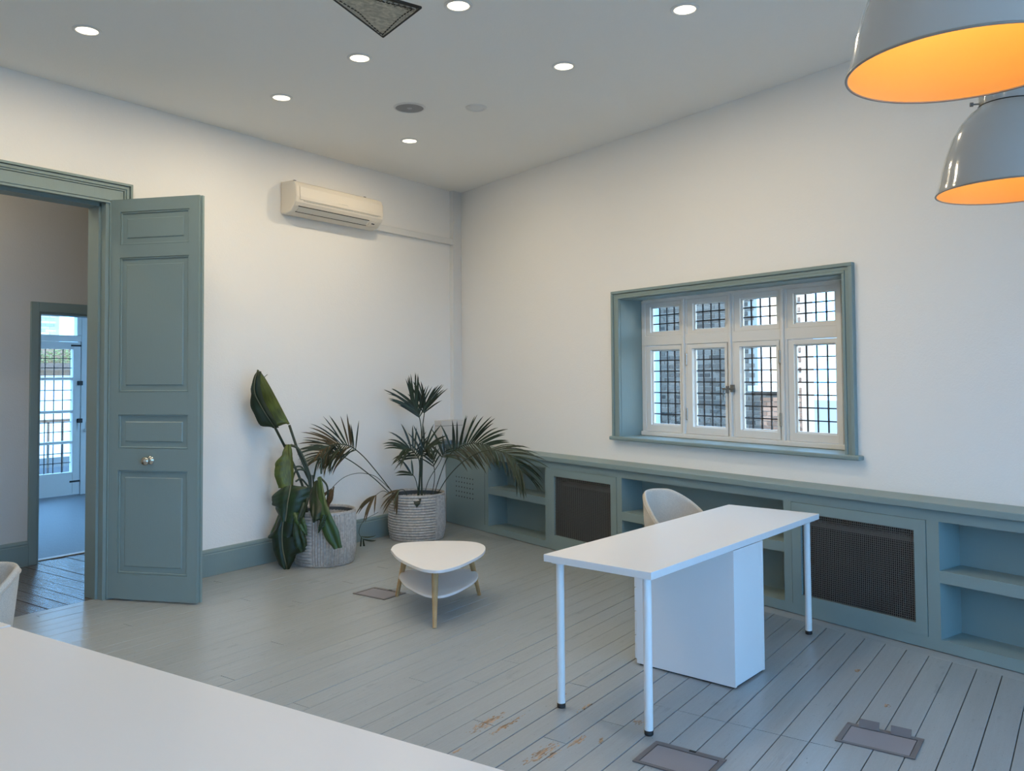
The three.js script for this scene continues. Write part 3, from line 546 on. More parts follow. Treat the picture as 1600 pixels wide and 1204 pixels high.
{ // air conditioner
  const s0 = 1.445, s1 = 2.55, g = thing('air_conditioner', 'cream wall-mounted air conditioner above the plants', 'air conditioner', [0, 0, 0], B);
  const pr = [[0.002, 3.062], [0.07, 3.052], [0.135, 3.068], [0.185, 3.118], [0.205, 3.15], [0.212, 3.20], [0.205, 3.29], [0.185, 3.328], [0.15, 3.345], [0.002, 3.348]];
  const bd = profileAlong(pr, s1 - s0 - 0.03, 'z', 0.014); bd.translate(0, 0, s0 + 0.015); part(g, 'case', bd, M.acPlastic);
  const fp = profileAlong([[0.2, 3.172], [0.2155, 3.175], [0.2175, 3.2], [0.210, 3.288], [0.197, 3.306], [0.19, 3.3]], s1 - s0 - 0.09); fp.translate(0, 0, s0 + 0.045); part(g, 'front_panel', fp, M.acPlastic);
  part(g, 'panel_groove', box(0.2, 0.2125, 3.164, 3.17, s0 + 0.08, s1 - 0.09), M.acGrey);
  const vane = (a, b, y0, y1, n0, n1, m, nm, lab) => { const v = profileAlong([[n0, y0], [n0 + 0.006, y0 - 0.004], [n1 + 0.006, y1 - 0.004], [n1, y1]], b - a); v.translate(0, 0, a); part(g, nm, v, m, lab); };
  vane(s0 + 0.19, s1 - 0.06, 3.078, 3.118, 0.142, 0.182, M.acGrey, 'air_vane');
  vane(s0 + 0.18, s1 - 0.05, 3.117, 3.121, 0.182, 0.186, M.dark, 'outlet_gap'); vane(s0 + 0.18, s1 - 0.05, 3.074, 3.078, 0.137, 0.141, M.dark, 'outlet_gap');
  vane(s0 + 0.05, s0 + 0.165, 3.08, 3.115, 0.144, 0.179, M.acPlastic, 'control_panel'); vane(s0 + 0.09, s0 + 0.13, 3.094, 3.102, 0.1588, 0.1668, M.dark, 'receiver');
  part(g, 'maker_mark', merge([box(0.217, 0.2192, 3.205, 3.2095, 1.93, 2.01), box(0.217, 0.2192, 3.206, 3.2085, 2.02, 2.05)]), M.acGrey, 'small grey maker mark');
  for (const s of [1.62, 2.49]) part(g, 'clip', box(0.11, 0.13, 3.346, 3.358, s - 0.012, s + 0.012, 0.003), M.dark);
}

// ---------------------------------------------------------------- ceiling fittings
const lampSpots = [[2.58, 4.24, 'far left downlight near the top edge of the doorway wall'], [4.135, 2.596, 'downlight beside the fan blade, at the top edge'], [4.831, 1.509, 'rightmost downlight in view, near the pendants'], [3.109, 2.713, 'downlight just below the fan blade tip'],
  [3.756, 1.52, 'downlight above the leaded window, right of the blank plate'], [2.067, 2.852, 'downlight nearest above the air conditioner'], [1.595, 1.512, 'downlight nearest the room corner'],
  [3.6, 4.1, 'downlight overhead between the open door and the foreground desk, out of view'], [3.9, 6.6, 'downlight overhead nearest the rear wall, out of view'], [7.1, 5.4, 'downlight overhead just left of the viewer, out of view']];
lampSpots.forEach(([x, z, where]) => {
  const g = thing('downlight', where ? 'lit round recessed ' + where : 'lit round recessed downlight out of view overhead', 'downlight', [x, H, z], 0, 'recessed ceiling downlights');
  part(g, 'trim_ring', lathe([[0.062, -0.001], [0.062, -0.007], [0.07, -0.010], [0.08, -0.006], [0.082, -0.0005]], 36), M.whitePaint);
  const d = new THREE.CircleGeometry(0.0625, 32); d.rotateX(Math.PI / 2); d.translate(0, -0.004, 0); part(g, 'lens', d, M.lampGlow, 'glowing warm white lens');
  const l = new THREE.RectAreaLight(LAMP, LAMP_POWER, 0.11, 0.11); l.name = 'lamp_light'; l.position.set(0, -0.012, 0); l.rotation.x = -Math.PI / 2; g.add(l);
});
{
  const g = thing('ceiling_speaker', 'round grey ceiling speaker', 'speaker', [2.397, H, 1.952]);
  part(g, 'rim', lathe([[0.108, -0.001], [0.108, -0.008], [0.118, -0.009], [0.126, -0.0005]], 40), M.whitePaint);
  const d = new THREE.CircleGeometry(0.109, 40); d.rotateX(Math.PI / 2); d.translate(0, -0.006, 0); part(g, 'grille', d, M.speaker, 'grey perforated grille');
  const e = lathe([[0, -0.009], [0.018, -0.009], [0.02, -0.006]], 20); part(g, 'centre_badge', e, M.speakerDot);
  const b = thing('blanking_plate', 'round white unlit plate beside the ceiling speaker', 'plate', [2.689, H, 1.526]);
  part(b, 'ring', lathe([[0.06, -0.002], [0.064, -0.01], [0.078, -0.01], [0.085, -0.0005]], 40), M.whitePaint);
  const c = new THREE.CircleGeometry(0.062, 40); c.rotateX(Math.PI / 2); c.translate(0, -0.003, 0); part(b, 'disc', c, M.whitePaint);
}
{ // ceiling fan: only one blade tip hangs into view
  const hub = [4.735, 3.80], hy = 3.30;
  const g = thing('ceiling_fan', 'ceiling fan with stitched hide-like blades, one blade tip in view', 'ceiling fan', [hub[0], hy, hub[1]]);
  part(g, 'rod', rod([0, 0.06, 0], [0, H - hy, 0], 0.016), M.steel);
  part(g, 'canopy', lathe([[0, H - hy], [0.075, H - hy], [0.07, H - hy - 0.05], [0.02, H - hy - 0.08], [0, H - hy - 0.08]], 28), M.steel);
  part(g, 'motor', lathe([[0, -0.08], [0.07, -0.07], [0.1, -0.02], [0.1, 0.04], [0.06, 0.08], [0, 0.09]], 32), M.steel);
  const hide = tex(256, 256, (x, y) => { const u = x / 256, v = y / 256, k = 0.86 + 0.22 * (n32(u, v) - 0.5) + 0.2 * (n256(u, v) - 0.5), e = Math.min(u, 1 - u, 1.15 - v) * 9 + 1.3 * (n128(u, v) - .5); const d = e < 0.9 ? 0.52 : 1; return [214 * k * d, 204 * k * d, 180 * k * d]; }, true);
  const hideM = S({ map: hide, roughness: 0.75 }), binding = S({ color: lin(0.03, 0.025, 0.02), roughness: 0.7 }), thread = S({ color: lin(0.45, 0.42, 0.36), roughness: 0.8 });
  const outline = [[-0.066, -0.14], [-0.392, -0.628], [0.001, -0.619], [0.0, -0.14]];            // one skewed blade as seen from above, root to tip
  for (let k = 0; k < 3; k++) {
    const bl = new THREE.Group(); bl.name = 'blade'; bl.rotation.y = [0, 2.35, -2.35][k]; g.add(bl);
    const o = outline;
    const sh = new THREE.Shape(o.map(([x, z]) => new THREE.Vector2(x, -z)));
    const pg = new THREE.ExtrudeGeometry(sh, { depth: 0.008, bevelEnabled: false }); pg.rotateX(-Math.PI / 2);
    const uv = pg.attributes.uv, pp = pg.attributes.position; for (let i = 0; i < uv.count; i++) { const t = (-pp.getZ(i) - 0.14) / 0.48, l = -0.066 - 0.326 * t; uv.setXY(i, pp.getX(i) / l, t); }
    part(bl, 'leaf', pg, hideM, 'mottled grey-brown blade');
    const edge = []; const P3 = o.map(([x, z]) => [x, 0.004, z]);
    for (let i = 0; i < 3; i++) edge.push(rod(P3[i], P3[i + 1], 0.007));
    for (const q of [P3[1], P3[2]]) { const sp = new THREE.SphereGeometry(0.007, 10, 8); sp.translate(...q); edge.push(sp); }
    part(bl, 'binding', merge(edge), binding, 'dark bound edge');
    const st = [], dk = []; for (let i = 0; i < 3; i++) { const A = new THREE.Vector3(...P3[i]), D = new THREE.Vector3(...P3[i + 1]), n = Math.floor(A.distanceTo(D) / 0.03); const inw = new THREE.Vector3(-0.13, 0.004, -0.45);
      for (let j = 0; j < n; j++) { const p0 = A.clone().lerp(D, (j + 0.15) / n), p1 = A.clone().lerp(D, (j + 0.75) / n); for (const p of [p0, p1]) { const v = inw.clone().sub(p); v.y = 0; p.add(v.normalize().multiplyScalar(0.019)); p.y = -0.001; } st.push(rod(p0.toArray(), p1.toArray(), 0.0025, 0.0025, 6));
        for (const p of [p0, p1]) { const v = inw.clone().sub(p); v.y = 0; p.add(v.normalize().multiplyScalar(0.016)); } dk.push(rod(p0.toArray(), p1.toArray(), 0.004, 0.002, 6)); } }
    part(bl, 'stitching', merge(st), thread, 'pale running stitch'); part(bl, 'inner_stitching', merge(dk), binding);
  }
}
// pendants
[[7.185, 3.233, 2.262, 'large glossy grey dome pendant lamp, the nearer and upper of the two'], [6.74, 1.98, 2.232, 'glossy grey dome pendant lamp, the farther and lower of the two']].forEach(([x, z, y, label]) => {
  const g = thing('pendant_lamp', label, 'pendant lamp', [x, y, z], 0, 'dome pendant lamps');
  const prof = [[0.235, 0], [0.233, 0.012], [0.226, 0.03], [0.217, 0.075], [0.203, 0.128], [0.182, 0.19], [0.155, 0.24], [0.125, 0.275], [0.097, 0.298]];
  part(g, 'shade', lathe(prof, 72), M.shade, 'glossy grey enamelled dome shade');
  part(g, 'inner_face', lathe([[0, 0.292], ...prof.map(([r, h]) => [r - 0.003, h - 0.002]).reverse()].map(([r, h]) => [r, Math.max(h, 0.001)]), 72), M.shadeInside, 'pale inner face lit amber');
  const rim = new THREE.TorusGeometry(0.2345, 0.0032, 8, 80); rim.rotateX(Math.PI / 2); part(g, 'rim', rim, M.shadeRim);
  part(g, 'neck', lathe([[0.093, 0.296], [0.093, 0.42], [0.088, 0.432], [0.04, 0.45], [0.012, 0.455], [0, 0.455]], 48), M.shade);
  part(g, 'collar', lathe([[0.0945, 0.293], [0.0965, 0.297], [0.0965, 0.302], [0.0935, 0.303]], 48), M.rubber);
  for (let k = 0; k < 3; k++) { const a = 2.47 + YAW * 0 + k * 2.094; const sc = part(g, 'screw', merge([rod([Math.cos(a) * 0.09, 0.312, Math.sin(a) * 0.09], [Math.cos(a) * 0.112, 0.312, Math.sin(a) * 0.112], 0.003), rod([Math.cos(a) * 0.112, 0.312, Math.sin(a) * 0.112], [Math.cos(a) * 0.122, 0.312, Math.sin(a) * 0.122], 0.0075)]), M.steel); }
  part(g, 'cord', rod([0, 0.45, 0], [0, H - y - 0.03, 0], 0.004), M.rubber);
  part(g, 'ceiling_rose', lathe([[0, H - y], [0.05, H - y], [0.05, H - y - 0.02], [0.01, H - y - 0.035], [0, H - y - 0.035]], 28), M.whitePaint);
  part(g, 'lamp_holder', rod([0, 0.22, 0], [0, 0.292, 0], 0.022), M.rubber);
  const b = new THREE.SphereGeometry(0.045, 24, 16); b.translate(0, 0.18, 0); part(g, 'bulb', b, M.bulbGlow, 'glowing amber bulb');
  const l = new THREE.PointLight(BULB, 0.17, 0, 2); l.name = 'bulb_light'; l.position.set(0, 0.18, 0); l.castShadow = true; l.shadow.radius = 2; g.add(l);
});

// ---------------------------------------------------------------- desks
function deskTop(g, L, W, y, t) { const q = part(g, 'tabletop', box(0, W, y - t, y, -L, 0, 0.002), M.laminate); return q; }
function deskLegs(g, pts, y) {
  for (const [x, z] of pts) { const l = part(g, 'leg', rod([x, 0.022, z], [x, y, z], 0.0195, 0.0195, 24), M.whiteMetal); part(l, 'foot', lathe([[0, 0], [0.0185, 0], [0.0205, 0.004], [0.0205, 0.022], [0, 0.022]].map(([r, h]) => [r, h]), 24), M.rubber, 'black rubber foot').position.set(x, 0, z); part(l, 'mounting_plate', rod([x, y - 0.006, z], [x, y, z], 0.045, 0.045, 20), M.whiteMetal); }
}
{
  const g = thing('desk', 'long white laminate desk with three round white legs', 'desk', [4.822, 0, 2.555], 13.728 * R2D);
  // local x = across, local -z = along
  const L = 1.992, W = 0.603, e = 0.057;
  deskTop(g, L, W, 0.735, 0.034);
  deskLegs(g, [[e, -e], [W - e, -e], [W - e, -(L - e)], [e, -(L - e)]], 0.701);
  const u = thing('drawer_unit', 'white laminate storage unit standing under the desk', 'drawer unit', [5.222, 0, 1.637], 13.445 * R2D);
  part(u, 'carcass', merge([box(-0.587, 0, 0.008, 0.70, -0.018, 0, 0.001), box(-0.587, 0, 0.008, 0.70, -0.352, -0.334, 0.001), box(-0.569, -0.001, 0.018, 0.04, -0.334, -0.018), box(-0.586, -0.001, 0.682, 0.699, -0.334, -0.018), box(-0.006, -0.0015, 0.012, 0.682, -0.3345, -0.0175)]), M.laminate);
  part(u, 'base_shadow_gap', box(-0.575, -0.012, 0.0, 0.009, -0.34, -0.012), M.rubber);
  for (let k = 0; k < 5; k++) part(u, 'drawer_front', box(-0.6, -0.587, 0.03 + k * 0.131, 0.157 + k * 0.131, -0.35, -0.002, 0.003), M.laminate);
}
{ // the pair of desks in the foreground
  const a = Lw(2.786, 0, 6.022), turn = B + Math.PI / 2 + 2.9 * R2D;
  const g = thing('meeting_desk', 'wide white desk filling the bottom left corner of the picture', 'desk', [a.x, 0, a.z], turn);
  // local z runs along the wall-normal (to the right in the picture), local x against s
  const L = 2.4, W = 0.8;
  part(g, 'tabletop', box(-W, 0, 0.701, 0.735, 0, L, 0.002), M.laminate);
  deskLegs(g, [[-0.06, 0.06], [-W + 0.06, 0.06], [-W + 0.06, L - 0.06], [-0.06, L - 0.06]], 0.701);
  const h = thing('meeting_desk', 'white desk butted against the foreground desk at the left edge', 'desk', [a.x, 0, a.z], turn);
  part(h, 'tabletop', box(-W, 0.004, 0.704, 0.738, -2.003, -0.003, 0.002), M.laminate);
  deskLegs(h, [[-0.06, -0.06], [-W + 0.06, -0.06], [-W + 0.06, -1.94], [-0.06, -1.94]], 0.704);
}

// ---------------------------------------------------------------- coffee table
{
  const c = [2.95, 2.05], g = thing('coffee_table', 'rounded triangular white coffee table with lower shelf and oak legs', 'coffee table', [c[0], 0, c[1]]);
  const top = [[2.677, 2.266], [2.567, 2.188], [2.515, 2.110], [2.526, 2.011], [2.600, 1.856], [2.710, 1.713], [2.807, 1.648], [2.901, 1.642], [3.003, 1.678], [3.112, 1.755], [3.212, 1.857], [3.302, 1.986], [3.388, 2.132], [3.432, 2.254], [3.424, 2.328], [3.356, 2.373], [3.248, 2.382], [3.065, 2.368], [2.901, 2.338]].map(([x, z]) => new THREE.Vector2(x - c[0], -(z - c[1])));
  const slab = (k, y, t, nm) => {
    const cen = top.reduce((s, v) => s.add(v), new THREE.Vector2()).multiplyScalar(1 / top.length);
    const pts = new THREE.SplineCurve([...top.map((v) => v.clone().sub(cen).multiplyScalar(k).add(cen)), top[0].clone().sub(cen).multiplyScalar(k).add(cen)]).getPoints(90);
    const s = new THREE.Shape(pts.slice(0, -1)); const q = new THREE.ExtrudeGeometry(s, { depth: t - 0.004, bevelEnabled: true, bevelSize: 0.002, bevelThickness: 0.002, bevelSegments: 2 });
    q.rotateX(-Math.PI / 2); q.translate(0, y - t + 0.002, 0); part(g, nm, q, M.laminate);
  };
  slab(1, 0.37, 0.02, 'tabletop'); slab(0.83, 0.185, 0.016, 'shelf');
  for (const [x, z] of [[2.56, 2.158], [3.398, 2.332], [2.895, 1.658]]) {
    const dx = x - c[0], dz = z - c[1]; part(g, 'leg', rod([dx, 0, dz], [dx * 0.74, 0.37 - 0.018, dz * 0.74], 0.013, 0.024, 20), M.wood, 'turned pale oak leg');
  }
}

// ---------------------------------------------------------------- upholstered shell chairs
function shellChair(label, pos, turn) {
  const g = thing('shell_chair', label, 'chair', pos, turn, 'upholstered shell chairs');
  // bucket shell: open towards local +z
  const U = 64, Vn = 20, pos3 = [], idx = [], half = 128 * R2D, TH = 0.045;
  const rim = (a) => { const t = Math.min(1, Math.abs(a) / half); return 0.80 - 0.012 * t - 0.31 * Math.pow(Math.max(0, (t - 0.22) / 0.78), 1.5); };
  const pt = (u, v, out) => {
    const a = (u - 0.5) * 2 * half, y0 = 0.40, y = y0 + (rim(a) - y0) * v, q = (y - y0) / 0.44;
    const rx = 0.178 + 0.03 * Math.sin(Math.min(1, q * 1.2) * Math.PI * 0.5) - 0.05 * Math.max(0, q - 0.55) + (out ? TH * (0.8 - 0.25 * v) : 0), rz = 0.205 + (out ? TH * (0.8 - 0.25 * v) : 0) + 0.075 * q;
    return [Math.sin(a) * rx, y, -Math.cos(a) * rz];
  };
  const grid = []; // ring: inner bottom -> inner top -> rounded rim -> outer top -> outer bottom
  for (let i = 0; i <= U; i++) {
    const u = i / U, col = []; for (let j = 0; j <= Vn; j++) col.push(pt(u, j / Vn, false));
    const pi = pt(u, 1, false), po = pt(u, 1, true); for (let k = 1; k < 6; k++) { const t = k / 6; col.push([pi[0] + (po[0] - pi[0]) * t, pi[1] + Math.sin(t * Math.PI) * 0.016, pi[2] + (po[2] - pi[2]) * t]); }
    for (let j = Vn; j >= 0; j--) col.push(pt(u, j / Vn, true)); grid.push(col);
  }
  const Rn = grid[0].length, uv = [];
  for (const col of grid) col.forEach((p, j) => { pos3.push(...p); uv.push(Math.atan2(p[0], -p[2]) * 0.23, p[1] + (j > Rn / 2 ? 2 : 0)); });
  for (let i = 0; i < U; i++) for (let j = 0; j < Rn - 1; j++) { const a = i * Rn + j, b = a + 1, c = a + Rn, d = c + 1; idx.push(a, c, b, b, c, d); }
  for (const e of [0, U]) for (let j = 0; j < Math.floor(Rn / 2); j++) { const a = e * Rn + j, b = e * Rn + Rn - 1 - j; e ? idx.push(a, b, a + 1, a + 1, b, b - 1) : idx.push(a, a + 1, b, a + 1, b - 1, b); }
  const sg = new THREE.BufferGeometry(); sg.setAttribute('position', new THREE.Float32BufferAttribute(pos3, 3)); sg.setAttribute('uv', new THREE.Float32BufferAttribute(uv, 2)); sg.setIndex(idx); sg.computeVertexNormals();
  part(g, 'shell', sg, M.fabric, 'cream fabric bucket shell');
  const seam = []; for (let i = 4; i <= U - 4; i++) { const p = pt(i / U, 1, true); seam.push([p[0] * 1.004, p[1] - 0.008, p[2] * 1.004]); }
  part(g, 'piping', tube(seam, 0.004, 120, 6), M.fabric);
  part(g, 'seat_cushion', (() => { const q = lathe([[0, 0.37], [0.2, 0.37], [0.225, 0.385], [0.235, 0.42], [0.225, 0.455], [0.19, 0.47], [0, 0.475]], 48); q.scale(1, 1, 1.02); q.translate(0, 0, 0.02); return q; })(), M.fabric);
  for (const [x, z] of [[-1, -1], [1, -1], [1, 1], [-1, 1]]) part(g, 'leg', rod([x * 0.22, 0, z * 0.22], [x * 0.14, 0.375, z * 0.14], 0.011, 0.017, 14), M.wood);
  return g;
}
shellChair('cream fabric shell chair tucked behind the long white desk', [4.195, 0, 0.905], 86 * R2D);
shellChair('cream fabric shell chair cut off by the left edge of the picture', [3.96, 0, 4.965], 20 * R2D);

// ---------------------------------------------------------------- floor boxes
[[5.596, 2.45, 'flat grey floor socket box nearest the desk leg, cut by the bottom edge', false], [5.981, 1.605, 'grey floor socket box with two raised cable flaps', true], [2.416, 2.227, 'flat grey floor socket box beside the coffee table', false]].forEach(([x, z, label, open]) => {
  const g = thing('floor_socket_box', label, 'floor box', [x, 0, z], B, 'floor socket boxes');
  const w = 0.16, d = 0.115, f = 0.022, h = 0.005;
  part(g, 'frame', merge([box(-w, w, 0, h, -d, -d + f + 0.008, 0.001), box(-w, w, 0, h, d - f * 0.7, d, 0.001), box(-w, -w + f, 0, h, -d + f + 0.008, d - f * 0.7, 0.001), box(w - f, w, 0, h, -d + f + 0.008, d - f * 0.7, 0.001)]), M.boxFrame);
  part(g, 'gap', box(-w + f, w - f, 0.0002, 0.0012, -d + f, d - f * 0.7), M.dark);
  part(g, 'lid', box(-w + f + 0.003, w - f - 0.003, 0.0003, 0.0042, -d + f + 0.014, d - f * 0.7 - 0.003, 0.001), M.boxLid);
  if (open) for (const [a, b] of [[-0.105, -0.02], [0.028, 0.112]]) { const q = box(a, b, 0, 0.038, -0.003, 0.003, 0.001); q.rotateX(-0.5); q.translate(0, 0.004, -d + f + 0.008); part(g, 'cable_flap', q, M.boxFrame, 'raised brown-grey cable flap'); }
  else part(g, 'catch', box(0.0, 0.03, h, h + 0.002, -d + 0.006, -d + 0.02, 0.001), M.dark);
});

// ---------------------------------------------------------------- potted plants
function potGeo(R, Ht, phase) {
  // ribbed planter: one half has level ribs, the other half upright ribs
  const NU = 640, prof = []; // outer profile r(t), then lip and inside
  const NV = 170, pos = [], uv = [], idx = [];
  const pr = (t) => { const y = t * Ht; return [R * (0.90 + 0.10 * Math.pow(Math.min(1, t / 0.28), 0.55) - (t > 0.86 ? 0.03 * (t - 0.86) / 0.14 : 0)), y]; };
  const rows = []; for (let j = 0; j <= NV; j++) rows.push(['o', j / NV]); rows.push(['l', 0.993], ['l', 0.965], ['i', 0.95]); rows.push(['i2', 0.0]);
  for (let i = 0; i <= NU; i++) {
    const a = i / NU * Math.PI * 2, q = (((a - phase) / Math.PI) % 2 + 2) % 2, sec = Math.floor(q), fr = q - sec, level = sec === 1;
    for (const [k, t] of rows) {
      let r, y;
      if (k === 'o') { [r, y] = pr(t); const inBand = t > 0.03 && t < 0.955; let d = 0;
        if (inBand) { const e = Math.min(1, Math.min(fr, 1 - fr) * 60); const v = level ? y / 0.0262 : fr * Math.PI * R / 0.0245; const s = Math.abs(Math.sin(Math.PI * v)); d = (Math.pow(s, 0.6) - 1) * 0.014 * e - (1 - e) * 0.012; }
        r += d; }
      else if (k === 'l') { [r] = pr(1); r *= t; y = Ht + (t > 0.98 ? 0.004 : 0.003); } else if (k === 'i') { r = pr(1)[0] * 0.945; y = Ht - 0.006; } else { r = pr(1)[0] * 0.90; y = Ht - 0.09; }
      pos.push(Math.sin(a) * r, y, Math.cos(a) * r); uv.push(a * R, y);
    }
  }
  const n = rows.length; for (let i = 0; i < NU; i++) for (let j = 0; j < n - 1; j++) { const a = i * n + j, b = a + 1, c = a + n, d = c + 1; idx.push(a, c, b, b, c, d); }
  const g = new THREE.BufferGeometry(); g.setAttribute('position', new THREE.Float32BufferAttribute(pos, 3)); g.setAttribute('uv', new THREE.Float32BufferAttribute(uv, 2)); g.setIndex(idx); g.computeVertexNormals(); return g;
}
const potMap = tex(256, 256, (x, y) => { const u = x / 256, v = y / 256, k = 0.93 + 0.16 * (n32(u, v) - 0.5) + 0.14 * (n256(u, v) - 0.5); return [192 * k, 188 * k, 184 * k]; }, true, [2, 2]);
M.pot = S({ map: potMap, roughness: 0.8 });
const leafTex = (r, g, b) => tex(128, 128, (x, y) => { const u = x / 128, v = y / 128, k = 0.85 + 0.35 * (n256(u * 0.5, v * 0.06) - 0.5) + 0.3 * (n8(u, v) - 0.5); return [r * k, g * k, b * k]; }, true);
const leafM = (r, g, b, o = {}) => S({ map: leafTex(r, g, b), roughness: 0.42, side: THREE.DoubleSide, ...o });
M.leafOlive = leafM(92, 104, 42); M.leafDark = leafM(38, 62, 32); M.leafMid = leafM(62, 92, 46); M.leafDeep = leafM(30, 50, 27); M.leafDry = leafM(112, 82, 50, { roughness: 0.8 });
M.palm = leafM(48, 66, 46); M.palmDark = leafM(36, 50, 34); M.palmDry = leafM(98, 82, 54, { roughness: 0.8 }); M.stalk = S({ color: lin(0.035, 0.05, 0.03), roughness: 0.5 }); M.rib = S({ color: lin(0.16, 0.16, 0.10), roughness: 0.6 });

// a blade: spine points with half widths to either side; sides are given as directions per point
function blade(rows, curl = 0.0) { // rows: [x, y, z, [left dx, dy, dz], [right dx, dy, dz]]
  const C = new THREE.CatmullRomCurve3(rows.map((r) => new THREE.Vector3(r[0], r[1], r[2])));
  const interp = (k, t) => { const f = t * (rows.length - 1), i = Math.min(rows.length - 2, Math.floor(f)), q = f - i, s = q * q * (3 - 2 * q); return new THREE.Vector3(...rows[i][k]).lerp(new THREE.Vector3(...rows[i + 1][k]), s); };
  const N = 28, K = 5, pos = [], uv = [], idx = [];
  for (let i = 0; i <= N; i++) {
    const t = i / N, c = C.getPoint(t), l = interp(3, t), r = interp(4, t);
    for (let k = -K; k <= K; k++) { const q = Math.abs(k) / K, v = (k < 0 ? l : r).clone().multiplyScalar(q); v.z += curl * Math.sin(q * Math.PI) + 0.003 * Math.sin(i * 1.7 + k * 0.8) * q; pos.push(c.x + v.x, c.y + v.y, c.z + v.z); uv.push(0.5 + k / K / 2, t); }
  }
  const n = 2 * K + 1; for (let i = 0; i < N; i++) for (let k = 0; k < n - 1; k++) { const a = i * n + k, b = a + 1, c = a + n, d = c + 1; idx.push(a, b, c, b, d, c); }
  const g = new THREE.BufferGeometry(); g.setAttribute('position', new THREE.Float32BufferAttribute(pos, 3)); g.setAttribute('uv', new THREE.Float32BufferAttribute(uv, 2)); g.setIndex(idx); g.computeVertexNormals(); return g;
}
function pinna(p, dir, up, len, w, droop) { // one narrow leaflet, folded along its midrib
  const N = 7, pos = [], uv = [], idx = [], side = new THREE.Vector3().crossVectors(dir, up).normalize(), q = p.clone(), d = dir.clone();
  for (let i = 0; i <= N; i++) {
    const t = i / N, ww = w * Math.pow(Math.sin(Math.PI * Math.min(1, 0.12 + t * 0.88)), 0.7) * (t === 1 ? 0 : 1), nrm = new THREE.Vector3().crossVectors(side, d).normalize();
    for (const k of [-1, 0, 1]) { const v = q.clone().addScaledVector(side, k * ww).addScaledVector(nrm, Math.abs(k) * ww * 0.35); pos.push(v.x, v.y, v.z); uv.push(0.5 + k * 0.5, t); }
    q.addScaledVector(d, len / N); d.y -= droop / N * (0.4 + t); d.normalize();
  }
  for (let i = 0; i < N; i++) for (let k = 0; k < 2; k++) { const a = i * 3 + k, b = a + 1, c = a + 3, e = c + 1; idx.push(a, b, c, b, e, c); }
  const g = new THREE.BufferGeometry(); g.setAttribute('position', new THREE.Float32BufferAttribute(pos, 3)); g.setAttribute('uv', new THREE.Float32BufferAttribute(uv, 2)); g.setIndex(idx); g.computeVertexNormals(); return g;
}
// a palm frond: bare stalk, then leaflets along the rachis
function frond(plant, pts, o) {
  const C = new THREE.CatmullRomCurve3(pts.map((p) => new THREE.Vector3(...p)));
  const fr = part(plant, 'frond', new THREE.TubeGeometry(C, 40, o.r ?? 0.005, 6), o.stalk ?? M.stalk);
  for (let i = 0; i < o.n; i++) for (const sd of [-1, 1]) {
    const t = o.from + (1 - o.from) * (i + (sd > 0 ? 0.5 : 0.2)) / o.n, p = C.getPoint(Math.min(1, t)), tan = C.getTangent(Math.min(1, t)), k = (i + 0.5) / o.n;
    const up = new THREE.Vector3(...(o.up ?? [0, 0.6, 0.8])); const side = new THREE.Vector3().crossVectors(tan, up).normalize().multiplyScalar(sd);
    const spread = o.spread * (1 - 0.55 * k) * rr(0.85, 1.15), dir = tan.clone().multiplyScalar(Math.cos(spread)).addScaledVector(side, Math.sin(spread)).addScaledVector(up, o.lift ?? 0.1); dir.addScaledVector(new THREE.Vector3(rr(-1, 1), rr(-1, 1), rr(-1, 1)), 0.1).normalize();
    const ln = o.len * (0.55 + 0.6 * Math.sin(Math.PI * (0.2 + 0.7 * k))) * rr(0.85, 1.1);
    part(fr, 'leaflet', pinna(p, dir, up, ln, (o.w ?? 0.011) * rr(0.8, 1.15), (o.droop ?? 0.5) * rr(0.6, 1.3)), (rnd() < (o.dry ?? 0) ? M.palmDry : rnd() < 0.4 ? M.palmDark : M.palm));
  }
}
